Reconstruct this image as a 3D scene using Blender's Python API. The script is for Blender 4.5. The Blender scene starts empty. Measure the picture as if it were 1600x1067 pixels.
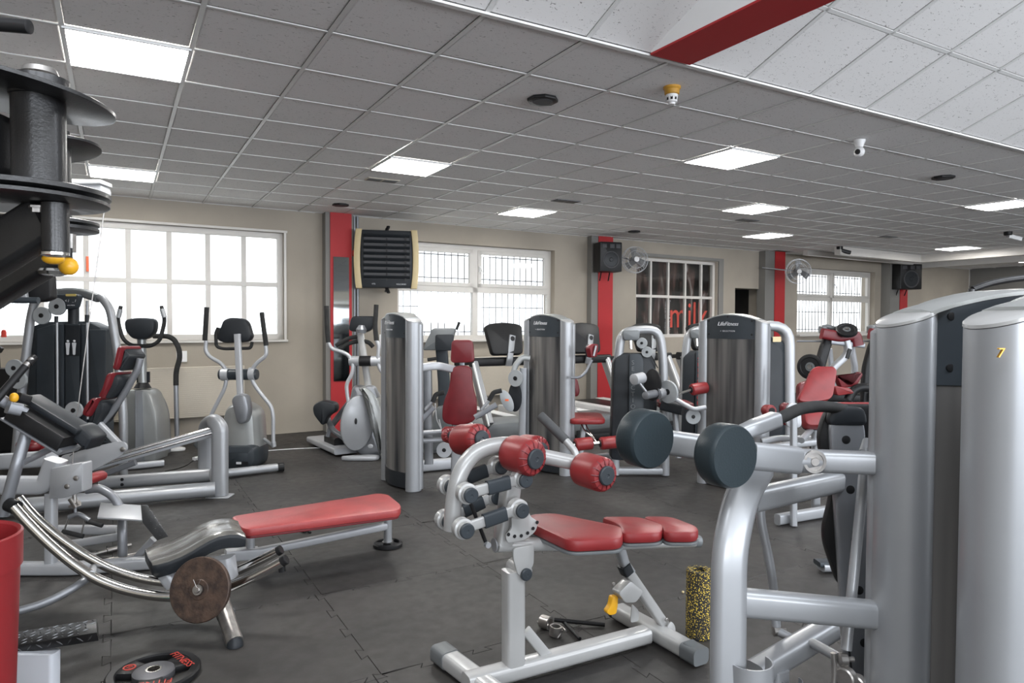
import bpy, math, random
from mathutils import Vector, Matrix
random.seed(7)
V = Vector
PI = math.pi
C = bpy.context.scene.collection
SC = bpy.context.scene

# ------------------------------------------------------------------ camera
EYE = V((0.0, 0.0, 1.53))
CR = V((0.867446, -0.497515, 0.003968)); CU = V((0.010580, 0.026419, 0.999595)); CF = V((0.497419, 0.867053, -0.028181))
FPX = 1078.85
cam_d = bpy.data.cameras.new('camera'); cam = bpy.data.objects.new('camera', cam_d); C.objects.link(cam)
cam_d.sensor_width = 36.0; cam_d.lens = FPX / 1600 * 36.0; cam_d.clip_start = 0.05; cam_d.clip_end = 200
cam.matrix_world = Matrix(((CR.x, CU.x, -CF.x, EYE.x), (CR.y, CU.y, -CF.y, EYE.y), (CR.z, CU.z, -CF.z, EYE.z), (0, 0, 0, 1)))
SC.camera = cam

# ------------------------------------------------------------------ sky, daylight, exposure
SC.view_settings.view_transform = 'Standard'; SC.view_settings.look = 'None'
SC.view_settings.gamma = 1.0; SC.view_settings.use_curve_mapping = False
SC.view_settings.exposure = 0.82
SKY = 1.7; PANEL = 26.0; FRONT_DAY = 110.0; SKYLIGHT = 380.0
w = bpy.data.worlds.new('overcast_sky'); SC.world = w; w.use_nodes = True
bg = w.node_tree.nodes['Background']; bg.inputs[0].default_value = (0.93, 0.96, 1.0, 1); bg.inputs[1].default_value = SKY

def area(name, loc, direction, sx, sy, power, col=(0.93, 0.96, 1.0)):
    l = bpy.data.lights.new(name, 'AREA'); l.shape = 'RECTANGLE'; l.size = sx; l.size_y = sy; l.energy = power; l.color = col
    o = bpy.data.objects.new(name, l); C.objects.link(o); o.location = loc
    o.rotation_euler = V(direction).to_track_quat('-Z', 'Y').to_euler()
    return o
# daylight through the windows of the wall behind the camera and through the ridge skylight
for x in (-2.2, 1.6, 5.4, 9.2, 13.0):
    area('daylight_window', (x, -5.7, 1.95), (0, 1, 0.10), 2.8, 1.5, FRONT_DAY, (0.86, 0.92, 1.0))
for x in (-1.2, 3.4, 8.0, 12.6):
    area('daylight_skylight', (x, -0.4, 4.15), (0, 0.12, -1), 4.2, 1.7, SKYLIGHT / 4, (0.86, 0.92, 1.0))

# ------------------------------------------------------------------ materials
def mat(name, col, rough=0.5, metal=0.0, nscale=0, namt=0.0, bump=0.0, bscale=80, spec=0.5, emit=0.0, coat=0.0, col2=None, aniso=0):
    m = bpy.data.materials.new(name); m.use_nodes = True; nt = m.node_tree; b = nt.nodes['Principled BSDF']
    b.inputs['Base Color'].default_value = (*col, 1); b.inputs['Roughness'].default_value = rough; b.inputs['Metallic'].default_value = metal
    b.inputs['Specular IOR Level'].default_value = spec
    if coat: b.inputs['Coat Weight'].default_value = coat; b.inputs['Coat Roughness'].default_value = 0.12
    tc = nt.nodes.new('ShaderNodeTexCoord')
    if nscale:
        n = nt.nodes.new('ShaderNodeTexNoise'); n.inputs['Scale'].default_value = nscale; n.inputs['Detail'].default_value = 6
        nt.links.new(tc.outputs['Object'], n.inputs['Vector'])
        mx = nt.nodes.new('ShaderNodeMix'); mx.data_type = 'RGBA'
        c2 = col2 if col2 else tuple(c * (1 - namt) for c in col)
        mr = nt.nodes.new('ShaderNodeMapRange'); mr.inputs[1].default_value = 0.35; mr.inputs[2].default_value = 0.68
        nt.links.new(n.outputs['Fac'], mr.inputs[0]); nt.links.new(mr.outputs[0], mx.inputs[0])
        mx.inputs[6].default_value = (*col, 1); mx.inputs[7].default_value = (*c2, 1)
        nt.links.new(mx.outputs[2], b.inputs['Base Color'])
    if bump:
        n2 = nt.nodes.new('ShaderNodeTexNoise'); n2.inputs['Scale'].default_value = bscale; n2.inputs['Detail'].default_value = 4
        nt.links.new(tc.outputs['Object'], n2.inputs['Vector'])
        bp = nt.nodes.new('ShaderNodeBump'); bp.inputs['Strength'].default_value = bump; bp.inputs['Distance'].default_value = 0.004
        nt.links.new(n2.outputs['Fac'], bp.inputs['Height']); nt.links.new(bp.outputs[0], b.inputs['Normal'])
    if emit:
        b.inputs['Emission Color'].default_value = (*col, 1); b.inputs['Emission Strength'].default_value = emit
    return m
M = {}
M['silver'] = mat('silver_paint', (0.34, 0.35, 0.365), 0.40, 0.42, 6, 0.06, coat=0.25)
M['silver_dk'] = mat('grey_metal_paint', (0.27, 0.28, 0.30), 0.38, 0.55, 6, 0.08)
M['white_paint'] = mat('pearl_white_paint', (0.40, 0.40, 0.395), 0.36, 0.2, 8, 0.05, coat=0.3)
M['chrome'] = mat('brushed_chrome', (0.72, 0.71, 0.69), 0.16, 1.0, 9, 0.10)
M['steel'] = mat('worn_steel', (0.45, 0.43, 0.41), 0.36, 0.9, 20, 0.35, bump=0.1)
M['red'] = mat('red_vinyl', (0.26, 0.024, 0.026), 0.40, 0.0, 10, 0.22, bump=0.10, bscale=350)
M['red_dk'] = mat('dark_red_vinyl', (0.16, 0.010, 0.015), 0.42, 0.0, 9, 0.2, bump=0.10, bscale=350)
M['red_worn'] = mat('worn_red_vinyl', (0.38, 0.055, 0.055), 0.42, 0.0, 7, 0.25, bump=0.25, bscale=60)
M['red_wall'] = mat('red_wall_paint', (0.42, 0.014, 0.018), 0.6, 0, 2, 0.08)
M['char'] = mat('charcoal_plastic', (0.022, 0.025, 0.029), 0.42, 0.0, 7, 0.15, bump=0.06, bscale=400)
M['slate'] = mat('slate_plastic', (0.036, 0.043, 0.050), 0.40, 0.0, 7, 0.12)
M['teal'] = mat('dark_rubber_foam', (0.022, 0.031, 0.036), 0.40, 0.0, 5, 0.15, bump=0.1, bscale=200)
M['black'] = mat('black_plastic', (0.014, 0.014, 0.015), 0.42, 0.0, 9, 0.2)
M['black_gloss'] = mat('black_gloss_metal', (0.022, 0.022, 0.023), 0.33, 0.3, 14, 0.3, bump=0.12, bscale=220, coat=0.1)
M['foam'] = mat('black_foam_grip', (0.028, 0.028, 0.028), 0.8, 0, 20, 0.3, bump=0.2, bscale=300)
M['grip'] = mat('grey_rubber_grip', (0.07, 0.072, 0.074), 0.7, 0, 20, 0.2, bump=0.4, bscale=300)
M['greyplas'] = mat('grey_plastic', (0.14, 0.15, 0.155), 0.42, 0.1, 6, 0.08)
M['greyshell'] = mat('silver_plastic_shell', (0.32, 0.33, 0.325), 0.30, 0.35, 5, 0.1)
M['pulley'] = mat('pulley_grey', (0.36, 0.38, 0.39), 0.45, 0, 8, 0.12)
M['yellow'] = mat('yellow_plastic', (0.85, 0.43, 0.02), 0.35, 0, 8, 0.08)
M['rust'] = mat('rusty_iron', (0.115, 0.075, 0.055), 0.5, 0.5, 22, 0.4, bump=0.5, bscale=70, col2=(0.045, 0.032, 0.028))
M['binred'] = mat('red_bin_plastic', (0.27, 0.022, 0.026), 0.35, 0, 4, 0.12)
M['cream'] = mat('cream_plastic', (0.62, 0.50, 0.28), 0.5, 0, 5, 0.06)
M['white'] = mat('white_plastic', (0.78, 0.78, 0.78), 0.4, 0, 5, 0.03)
M['upvc'] = mat('white_window_frame', (0.60, 0.575, 0.54), 0.4, 0, 4, 0.05)  # white frames toned beige, backlit shade put into the colour
M['wall'] = mat('taupe_wall_paint', (0.385, 0.342, 0.285), 0.8, 0, 1.3, 0.14, bump=0.15, bscale=25)
M['wall_grey'] = mat('grey_wall_paint', (0.215, 0.208, 0.195), 0.8, 0, 1.3, 0.1, bump=0.15, bscale=25)
M['rad'] = mat('radiator_cream', (0.55, 0.50, 0.42), 0.55, 0, 3, 0.05)
M['tboard'] = mat('dark_board', (0.02, 0.018, 0.016), 0.5, 0, 5, 0.3)
M['silver_lt'] = mat('light_silver_paint', (0.43, 0.44, 0.46), 0.40, 0.3)
M['pale_blue'] = mat('pale_grey_paint', (0.62, 0.65, 0.70), 0.4, 0.1, 6, 0.05)
for k_ in ('char', 'slate', 'teal', 'black', 'foam', 'rubber'):
    if k_ in M: M[k_].node_tree.nodes['Principled BSDF'].inputs['Specular IOR Level'].default_value = 0.28
M['letter'] = mat('pale_lettering', (0.62, 0.63, 0.65), 0.4)
M['letter_red'] = mat('red_lettering', (0.50, 0.05, 0.035), 0.5)
M['letter_gold'] = mat('gold_lettering', (0.6, 0.47, 0.15), 0.4)
M['teal_item'] = mat('turquoise_plastic', (0.03, 0.50, 0.45), 0.4)
M['orange'] = mat('orange_plastic', (0.8, 0.14, 0.04), 0.45)
M['pale_concrete'] = mat('outdoor_concrete', (0.6, 0.6, 0.58), 0.9, 0, 0.5, 0.1)
M['mesh'] = mat('wire_grey', (0.14, 0.14, 0.15), 0.5, 0.5)
M['wheel'] = mat('speaker_grey', (0.05, 0.05, 0.055), 0.6)
M['panel'] = mat('light_panel_diffuser', (1.0, 0.985, 0.95), 0.5, emit=PANEL)
M['winlight'] = mat('strip_lamp', (1.0, 0.98, 0.95), 0.5, emit=3)

def glassmat(name, col, mixf, rough=0.05):
    m = bpy.data.materials.new(name); m.use_nodes = True; nt = m.node_tree; nt.nodes.clear()
    out = nt.nodes.new('ShaderNodeOutputMaterial'); mx = nt.nodes.new('ShaderNodeMixShader')
    tr = nt.nodes.new('ShaderNodeBsdfTransparent'); gl = nt.nodes.new('ShaderNodeBsdfGlossy'); tr.inputs[0].default_value = (*col, 1)
    gl.inputs['Roughness'].default_value = rough; mx.inputs[0].default_value = mixf
    nt.links.new(tr.outputs[0], mx.inputs[1]); nt.links.new(gl.outputs[0], mx.inputs[2]); nt.links.new(mx.outputs[0], out.inputs[0])
    return m
M['glass'] = glassmat('window_glass', (0.97, 0.98, 0.98), 0.06)
M['smoke'] = mat('smoked_shroud', (0.105, 0.10, 0.098), 0.28, 0.15, 3, 0.25)
# smoked ribbed shroud: soft reflections and see-through look painted as vertical tone bands
def band_mat():
    m = mat('smoked_ribbed_shroud', (0.10, 0.10, 0.10), 0.22, 0.1); nt = m.node_tree; b = nt.nodes['Principled BSDF']
    tc = nt.nodes.new('ShaderNodeTexCoord'); mp = nt.nodes.new('ShaderNodeMapping'); mp.inputs['Scale'].default_value = (4.5, 4.5, 0.25)
    n = nt.nodes.new('ShaderNodeTexNoise'); n.inputs['Scale'].default_value = 2.2; n.inputs['Detail'].default_value = 2
    r = nt.nodes.new('ShaderNodeValToRGB'); r.color_ramp.elements[0].position = 0.35; r.color_ramp.elements[0].color = (0.03, 0.031, 0.034, 1)
    r.color_ramp.elements[1].position = 0.68; r.color_ramp.elements[1].color = (0.20, 0.19, 0.18, 1)
    nt.links.new(tc.outputs['Object'], mp.inputs[0]); nt.links.new(mp.outputs[0], n.inputs['Vector']); nt.links.new(n.outputs['Fac'], r.inputs[0])
    nt.links.new(r.outputs[0], b.inputs['Base Color'])
    return m
M['shroud'] = band_mat()
def tile_mat():
    m = mat('fissured_ceiling_tile', (0.60, 0.59, 0.585), 0.85); nt = m.node_tree; b = nt.nodes['Principled BSDF']
    geo = nt.nodes.new('ShaderNodeNewGeometry'); mp = nt.nodes.new('ShaderNodeMapping'); mp.inputs['Scale'].default_value = (40, 95, 40)
    ws = nt.nodes.new('ShaderNodeTexNoise'); ws.inputs['Scale'].default_value = 5; ws.inputs['Detail'].default_value = 1
    n = nt.nodes.new('ShaderNodeTexNoise'); n.inputs['Scale'].default_value = 1.0; n.inputs['Detail'].default_value = 1.5; n.inputs['Distortion'].default_value = 1.5
    r = nt.nodes.new('ShaderNodeValToRGB'); r.color_ramp.elements[0].position = 0.27; r.color_ramp.elements[0].color = (0.24, 0.23, 0.22, 1)
    r.color_ramp.elements[1].position = 0.34; r.color_ramp.elements[1].color = (0.80, 0.79, 0.785, 1)
    nt.links.new(geo.outputs['Position'], mp.inputs[0]); nt.links.new(mp.outputs[0], n.inputs['Vector']); nt.links.new(n.outputs['Fac'], r.inputs[0])
    nt.links.new(r.outputs[0], b.inputs['Base Color'])
    bp = nt.nodes.new('ShaderNodeBump'); bp.inputs['Strength'].default_value = 0.4; bp.inputs['Distance'].default_value = 0.003
    nt.links.new(r.outputs[0], bp.inputs['Height']); nt.links.new(bp.outputs[0], b.inputs['Normal'])
    return m
M['tile'] = tile_mat()
M['trail'] = mat('ceiling_grid_paint', (0.70, 0.70, 0.69), 0.35, 0.0)
def rubber():
    m = mat('black_rubber_tile', (0.040, 0.038, 0.036), 0.62); nt = m.node_tree; b = nt.nodes['Principled BSDF']
    geo = nt.nodes.new('ShaderNodeNewGeometry')
    n = nt.nodes.new('ShaderNodeTexNoise'); n.inputs['Scale'].default_value = 1.5; n.inputs['Detail'].default_value = 8; n.inputs['Roughness'].default_value = 0.6
    n2 = nt.nodes.new('ShaderNodeTexNoise'); n2.inputs['Scale'].default_value = 260; n2.inputs['Detail'].default_value = 2
    n3 = nt.nodes.new('ShaderNodeTexNoise'); n3.inputs['Scale'].default_value = 14; n3.inputs['Detail'].default_value = 3
    for k in (n, n2, n3): nt.links.new(geo.outputs['Position'], k.inputs['Vector'])
    r = nt.nodes.new('ShaderNodeValToRGB'); r.color_ramp.elements[0].position = 0.35; r.color_ramp.elements[0].color = (0.019, 0.0175, 0.0165, 1)
    r.color_ramp.elements[1].position = 0.7; r.color_ramp.elements[1].color = (0.047, 0.0425, 0.039, 1)
    nt.links.new(n.outputs['Fac'], r.inputs[0])
    r2 = nt.nodes.new('ShaderNodeValToRGB'); r2.color_ramp.elements[0].position = 0.66; r2.color_ramp.elements[0].color = (0, 0, 0, 1)
    r2.color_ramp.elements[1].position = 0.8; r2.color_ramp.elements[1].color = (0.10, 0.10, 0.10, 1)
    nt.links.new(n2.outputs['Fac'], r2.inputs[0])
    mx = nt.nodes.new('ShaderNodeMix'); mx.data_type = 'RGBA'; mx.blend_type = 'ADD'; mx.inputs[0].default_value = 1
    nt.links.new(r.outputs[0], mx.inputs[6]); nt.links.new(r2.outputs[0], mx.inputs[7]); nt.links.new(mx.outputs[2], b.inputs['Base Color'])
    mr = nt.nodes.new('ShaderNodeMapRange'); mr.inputs[3].default_value = 0.42; mr.inputs[4].default_value = 0.72
    nt.links.new(n3.outputs['Fac'], mr.inputs[0]); nt.links.new(mr.outputs[0], b.inputs['Roughness'])
    bp = nt.nodes.new('ShaderNodeBump'); bp.inputs['Strength'].default_value = 0.25; bp.inputs['Distance'].default_value = 0.002
    nt.links.new(n2.outputs['Fac'], bp.inputs['Height']); nt.links.new(bp.outputs[0], b.inputs['Normal'])
    return m
M['rubber'] = rubber()
def speck():
    m = mat('speckled_foam', (0.02, 0.02, 0.02), 0.8); nt = m.node_tree; b = nt.nodes['Principled BSDF']
    tc = nt.nodes.new('ShaderNodeTexCoord'); n = nt.nodes.new('ShaderNodeTexNoise'); n.inputs['Scale'].default_value = 150; n.inputs['Detail'].default_value = 1
    r = nt.nodes.new('ShaderNodeValToRGB'); r.color_ramp.interpolation = 'CONSTANT'; r.color_ramp.elements[0].color = (0.015, 0.015, 0.015, 1)
    r.color_ramp.elements[1].position = 0.585; r.color_ramp.elements[1].color = (0.62, 0.45, 0.06, 1)
    nt.links.new(tc.outputs['Object'], n.inputs['Vector']); nt.links.new(n.outputs['Fac'], r.inputs[0]); nt.links.new(r.outputs[0], b.inputs['Base Color'])
    return m
M['speck'] = speck()

# ------------------------------------------------------------------ mesh helpers
def P(x, y, d):                     # a spot seen at photo pixel x, y, standing d metres deep into the room
    return EYE + (CF + CR * ((x - 800) / FPX) + CU * ((533.5 - y) / FPX)) * d
def G(x, y, z=0.0):                 # the same on a level plane
    r = CF + CR * ((x - 800) / FPX) + CU * ((533.5 - y) / FPX)
    return EYE + r * ((z - EYE.z) / r.z)
def YW(x, y, off=0.0):              # the same on the window wall (off = metres in front of it)
    r = CF + CR * ((x - 800) / FPX) + CU * ((533.5 - y) / FPX)
    return EYE + r * ((9.6 - off) / (r.y - 0.033 * r.x))
def PXM(d): return d / FPX          # metres per pixel at depth d
def depth(p): return (p - EYE).dot(CF)
class Plane:                        # an upright plane through a and b on the floor
    def __init__(s, a, b):
        s.a = V((a[0], a[1], 0)); s.u = (V((b[0], b[1], 0)) - s.a).normalized(); s.n = V((-s.u.y, s.u.x, 0))
    def px(s, x, y, t=0.0):
        r = CF + CR * ((x - 800) / FPX) + CU * ((533.5 - y) / FPX)
        return EYE + r * ((s.a + s.n * t - EYE).dot(s.n) / r.dot(s.n))
    def pt(s, a, t, z): return s.a + s.u * a + s.n * t + V((0, 0, z))
    def loc(s, p): return (p - s.a).dot(s.u), (p - s.a).dot(s.n), p.z

def fil(pts, r=0.05, n=5):          # round the corners of a polyline
    pts = [V(p) for p in pts]; out = [pts[0]]
    for a, b, c in zip(pts, pts[1:], pts[2:]):
        d1 = (a - b); d2 = (c - b); l = min(r, d1.length * 0.45, d2.length * 0.45)
        p1 = b + d1.normalized() * l; p2 = b + d2.normalized() * l
        for k in range(n + 1):
            t = k / n; out.append(p1 * (1 - t) ** 2 + b * 2 * t * (1 - t) + p2 * t * t)
    out.append(pts[-1]); return out
def ell(rx, ry, n=16): return [(rx * math.cos(2 * PI * k / n), ry * math.sin(2 * PI * k / n)) for k in range(n)]
def rr(w, h, r, n=3):               # rounded rectangle outline
    o = []
    for cx, cy, a in ((w / 2 - r, h / 2 - r, 0), (-w / 2 + r, h / 2 - r, PI / 2), (-w / 2 + r, -h / 2 + r, PI), (w / 2 - r, -h / 2 + r, 1.5 * PI)):
        for k in range(n + 1): o.append((cx + r * math.cos(a + PI / 2 * k / n), cy + r * math.sin(a + PI / 2 * k / n)))
    return o
def fillet2(pts, r, n=4): return [(p.x, p.y) for p in _cl([V((a, b, 0)) for a, b in pts], r, n)]
def _cl(pts, r, n):
    out = []; m = len(pts)
    for i in range(m):
        a, b, c = pts[i - 1], pts[i], pts[(i + 1) % m]; d1 = a - b; d2 = c - b; l = min(r, d1.length * 0.45, d2.length * 0.45)
        p1 = b + d1.normalized() * l; p2 = b + d2.normalized() * l
        for k in range(n + 1):
            t = k / n; out.append(p1 * (1 - t) ** 2 + b * 2 * t * (1 - t) + p2 * t * t)
    return out
def area2(o): return sum(a[0] * b[1] - b[0] * a[1] for a, b in zip(o, o[1:] + o[:1])) / 2
def inset(o, e):
    if area2(o) < 0: o = o[::-1]
    m = len(o); res = []
    for i in range(m):
        a, b, c = V(o[i - 1]), V(o[i]), V(o[(i + 1) % m]); d1 = (b - a); d2 = (c - b)
        if d1.length < 1e-7: d1 = d2
        if d2.length < 1e-7: d2 = d1
        n = V((-d1.y, d1.x)).normalized() + V((-d2.y, d2.x)).normalized()
        if n.length < 1e-6: n = V((-d1.y, d1.x))
        n.normalize(); res.append((b.x + n.x * e, b.y + n.y * e))
    return res
SPLIT = {'rod_end', 'link_cap', 'link_boss', 'screw_hole', 'fan_hole', 'plug', 'bolt', 'pleats', 'foot_bracket', 'cable_pulley', 'pulley', 'glass_pane', 'knob', 'louvre', 'grille_slot', 'wall_bracket'}
class MB:
    def __init__(s): s.v = []; s.f = []; s.m = []
    def rings(s, rs, c0=True, c1=True, closed=False):
        b = len(s.v); n = len(rs[0]); s.m.append((b, len(s.f)))
        for r in rs: s.v += [V(p) for p in r]
        m = len(rs)
        for i in range(m if closed else m - 1):
            j = (i + 1) % m
            for k in range(n):
                l = (k + 1) % n; s.f.append((b + i * n + k, b + i * n + l, b + j * n + l, b + j * n + k))
        if not closed:
            if c0: s.f.append(tuple(b + k for k in range(n))[::-1])
            if c1: s.f.append(tuple(b + (m - 1) * n + k for k in range(n)))
        return s
    def sweep(s, pts, sec, up=None, sc=None, closed=False, cap=True):
        pts = [V(p) for p in pts]; q = [pts[0]]
        for p in pts[1:]:
            if (p - q[-1]).length > 1e-5: q.append(p)
        if closed and (q[0] - q[-1]).length < 1e-5: q.pop()
        pts = q; n = len(pts); T = []
        for i in range(n):
            if closed: t = (pts[(i + 1) % n] - pts[i]).normalized() + (pts[i] - pts[i - 1]).normalized()
            elif i == 0: t = pts[1] - pts[0]
            elif i == n - 1: t = pts[-1] - pts[-2]
            else: t = (pts[i + 1] - pts[i]).normalized() + (pts[i] - pts[i - 1]).normalized()
            T.append(t.normalized())
        if up is None:
            a = V((0, 0, 1)) if abs(T[0].z) < 0.9 else V((0, 1, 0))
            nn = (a - T[0] * a.dot(T[0])).normalized()
        rs = []
        for i in range(n):
            t = T[i]
            if up is not None:
                a = V(up); nn = a - t * a.dot(t)
                nn = nn.normalized() if nn.length > 1e-4 else V((1, 0, 0))
            else: nn = (nn - t * nn.dot(t)).normalized()
            bb = nn.cross(t); k = sc[min(i, len(sc) - 1)] if sc else 1.0
            rs.append([pts[i] + bb * (x * k) + nn * (y * k) for x, y in sec])
        return s.rings(rs, cap, cap, closed)
    def tube(s, pts, r, n=14, fr=0.06, sc=None, cap=True): return s.sweep(fil(pts, fr) if len(pts) > 2 and fr else pts, ell(r, r, n), None, sc, cap=cap)
    def bar(s, pts, w, h, up=(0, 0, 1), cr=None, fr=0.06):      # rounded rectangular tube: w across, h along up
        return s.sweep(fil(pts, fr) if len(pts) > 2 and fr else pts, rr(w, h, cr if cr else min(w, h) * 0.25, 3), up)
    def cyl(s, a, b, r, r2=None, ch=0.0, n=20):
        a, b = V(a), V(b); d = (b - a); L = d.length; d.normalize(); r2 = r if r2 is None else r2
        if ch: pr = [(0, r - ch), (ch, r), (L - ch, r2), (L, r2 - ch)]
        else: pr = [(0, r), (L, r2)]
        return s.lathe(a, d, pr, n)
    def lathe(s, a, d, prof, n=24, cap=True):
        a = V(a); d = V(d).normalized(); x = d.orthogonal().normalized(); y = d.cross(x)
        return s.rings([[a + d * t + (x * math.cos(2 * PI * k / n) + y * math.sin(2 * PI * k / n)) * r for k in range(n)] for t, r in prof], cap, cap)
    def ring(s, a, d, prof, n=32):                              # closed profile of revolution (annulus)
        a = V(a); d = V(d).normalized(); x = d.orthogonal().normalized(); y = d.cross(x); b = len(s.v); m = len(prof); s.m.append((b, len(s.f)))
        for k in range(n):
            e = x * math.cos(2 * PI * k / n) + y * math.sin(2 * PI * k / n)
            s.v += [a + d * t + e * r for t, r in prof]
        for k in range(n):
            l = (k + 1) % n
            for i in range(m):
                j = (i + 1) % m; s.f.append((b + k * m + i, b + k * m + j, b + l * m + j, b + l * m + i))
        return s
    def sph(s, c, r, n=16, sq=(1, 1, 1)):
        c = V(c); rs = []
        for i in range(1, 9):
            a = PI * i / 9; rs.append([c + V((r * math.sin(a) * math.cos(2 * PI * k / n) * sq[0], r * math.sin(a) * math.sin(2 * PI * k / n) * sq[1], r * math.cos(a) * sq[2])) for k in range(n)])
        return s.rings(rs)
    def pad(s, o, th, e, O, U, W, dome=0.0):                    # outline in plane U,W raised along U x W with soft edges
        O, U, W = V(O), V(U).normalized(), V(W).normalized(); N = U.cross(W).normalized()
        if area2(o) < 0: o = o[::-1]
        lv = [(e, 0), (e * 0.3, e * 0.3), (0, e), (0, th - e), (e * 0.3, th - e * 0.3), (e, th)] if e > 0 else [(0, 0), (0, th)]
        if dome: lv += [(e * 2.2, th + dome * 0.6), (e * 4, th + dome)]
        rs = []
        for i, h in lv:
            q = inset(o, i) if i else o
            rs.append([O + U * x + W * y + N * h for x, y in q])
        return s.rings(rs)
    def box(s, c, sx, sy, sz, U=(1, 0, 0), W=(0, 1, 0), e=0.0):  # box centred at c
        U = V(U).normalized(); W = V(W).normalized(); N = U.cross(W)
        return s.pad([(-sx / 2, -sy / 2), (sx / 2, -sy / 2), (sx / 2, sy / 2), (-sx / 2, sy / 2)], sz, e, V(c) - N * sz / 2, U, W)
    def build(s, name, m, parent=None, smooth=True, ang=35, split=False):
        if (split or name in SPLIT) and len(s.m) > 1:
            ends = s.m[1:] + [(len(s.v), len(s.f))]; out = None
            for (b0, f0), (b1, f1) in zip(s.m, ends):
                q = MB(); q.v = s.v[b0:b1]; q.f = [tuple(i - b0 for i in f) for f in s.f[f0:f1]]
                o = q.build(name, m, parent, smooth, ang); out = out or o
            return out
        base = V((0, 0, 0)); mi = None
        if parent is not None:
            q = parent
            base = q.get('_b') and V(q['_b']) or base
        me = bpy.data.meshes.new(name); me.from_pydata([tuple(v - base) for v in s.v], [], s.f)
        me.materials.append(M[m] if isinstance(m, str) else m)
        import bmesh
        bm = bmesh.new(); bm.from_mesh(me); bmesh.ops.recalc_face_normals(bm, faces=bm.faces); bm.to_mesh(me); bm.free()
        if smooth: me.shade_smooth(); me.set_sharp_from_angle(angle=math.radians(ang))
        o = bpy.data.objects.new(name, me); C.objects.link(o)
        if parent is not None: o.parent = parent; o['_b'] = tuple(base)
        else: o['_b'] = (0.0, 0.0, 0.0)
        return o
def tag(o, label=None, cat=None, group=None, kind=None):
    if label: o['label'] = label
    if cat: o['category'] = cat
    if group: o['group'] = group
    if kind: o['kind'] = kind
    return o
def thing(name, at, label, cat, group=None):                    # an Empty at the foot of a thing; its parts are meshes under it
    o = bpy.data.objects.new(name, None); C.objects.link(o); o.location = at; o['_b'] = tuple(at); o.empty_display_size = 0.05
    return tag(o, label, cat, group)
def single(mb, name, m, label, cat, group=None, at=None):       # a thing that is one mesh
    if at is not None:
        for i, v in enumerate(mb.v): mb.v[i] = v - V(at)
    o = mb.build(name, m)
    if at is not None: o.location = at
    return tag(o, label, cat, group)
def text(name, body, size, at, U, W, m, parent=None, ext=0.0015, shear=0.0, align='CENTER', sx=1.0, space=1.0):
    cu = bpy.data.curves.new(name, 'FONT'); cu.body = body; cu.size = size; cu.extrude = ext; cu.shear = shear; cu.align_x = align; cu.align_y = 'CENTER'; cu.space_character = space; cu.resolution_u = 3
    o = bpy.data.objects.new(name, cu); C.objects.link(o)
    me = bpy.data.meshes.new_from_object(o); bpy.data.objects.remove(o); bpy.data.curves.remove(cu)
    me.materials.clear(); me.materials.append(M[m]); o = bpy.data.objects.new(name, me); C.objects.link(o)
    U = V(U).normalized(); W = V(W).normalized(); N = U.cross(W); at = V(at)
    b = V(parent['_b']) if parent is not None else V((0, 0, 0)); at = at - b
    mw = Matrix(((U.x * sx, W.x, N.x, at.x), (U.y * sx, W.y, N.y, at.y), (U.z * sx, W.z, N.z, at.z), (0, 0, 0, 1)))
    if parent is not None: o.parent = parent
    o.matrix_local = mw if parent is not None else mw
    if parent is None: o.matrix_world = mw
    return o
def clone(o, name=None, offset=None, rot=None, parent=None):
    c = o.copy(); C.objects.link(c)
    if parent is not None: c.parent = parent
    for ch in o.children: clone(ch, parent=c)
    return c
UP = V((0, 0, 1))
def bolt(mb, p, d, r, h=0.006): return mb.lathe(p, d, [(0, r), (h, r), (h * 1.3, r * 0.8)], 12)

# ------------------------------------------------------------------ the room
CZ = 3.027; GX = -0.223; GY = 4.214; T = 0.6            # ceiling height and tile grid
XL, XR, YB = -5.0, 20.4, -5.8
def wy(x): return 9.6 + 0.033 * x                        # the window wall is a little out of square
WT = 0.35
def struct(mb, name, m, parent=None, smooth=False): 
    o = mb.build(name, m, parent, smooth)
    if parent is None: o['kind'] = 'structure'
    return o
# floor: dark sub floor and interlocking rubber tiles
mb = MB(); mb.box(((XL + XR) / 2, 2.3, -0.06), XR - XL + 0.8, 17.2, 0.1); floor = struct(mb, 'floor', 'tboard')
def jig(n=4, amp=0.034):                                 # one toothed tile edge from 0 to 1, flat at both ends
    pts = []
    for k in range(n):
        c = (k + 0.5) / n; w_ = 0.42 / n
        pts += [(c - w_ * 0.72, 0), (c - w_ * 0.92, amp), (c + w_ * 0.92, amp), (c + w_ * 0.72, 0)] if k % 1 == 0 else []
    return pts
TX, TY = 1.02, 1.01
e = jig(); o2 = []
o2 += [(0, 0)] + [(a * TX, b) for a, b in e]
o2 += [(TX, 0)] + [(TX + b, a * TY) for a, b in e]
o2 += [(TX, TY)] + [(a * TX, TY + b) for a, b in e[::-1]]
o2 += [(0, TY)] + [(b, a * TY) for a, b in e[::-1]]
o2i = inset(o2, 0.0022); o2j = inset(o2, 0.005)
mb = MB(); mb.rings([[V((x, y, -0.009)) for x, y in o2i], [V((x, y, -0.002)) for x, y in o2i], [V((x, y, 0)) for x, y in o2j]])
tile0 = mb.build('rubber_tile', 'rubber', floor, smooth=False)
first = True; stuffv = MB()
for i in range(-3, 20):
    for j in range(-4, 7):
        x0, y0 = -0.07 + TX * i, 2.81 + TY * j
        c = V((x0 + .5, y0 + .5, 0)) - EYE; z = c.dot(CF)
        vis = z > 0.8 and abs(c.dot(CR) / max(z, .1)) < 0.95
        if y0 > wy(x0) - 0.1: continue
        if not vis: continue
        if first: t = tile0; first = False
        else: t = tile0.copy(); C.objects.link(t)
        t.location = (x0, y0, 0)
mb = MB(); mb.box(((XL + XR) / 2, -3.0, -0.006), XR - XL, 5.5, 0.01)
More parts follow.
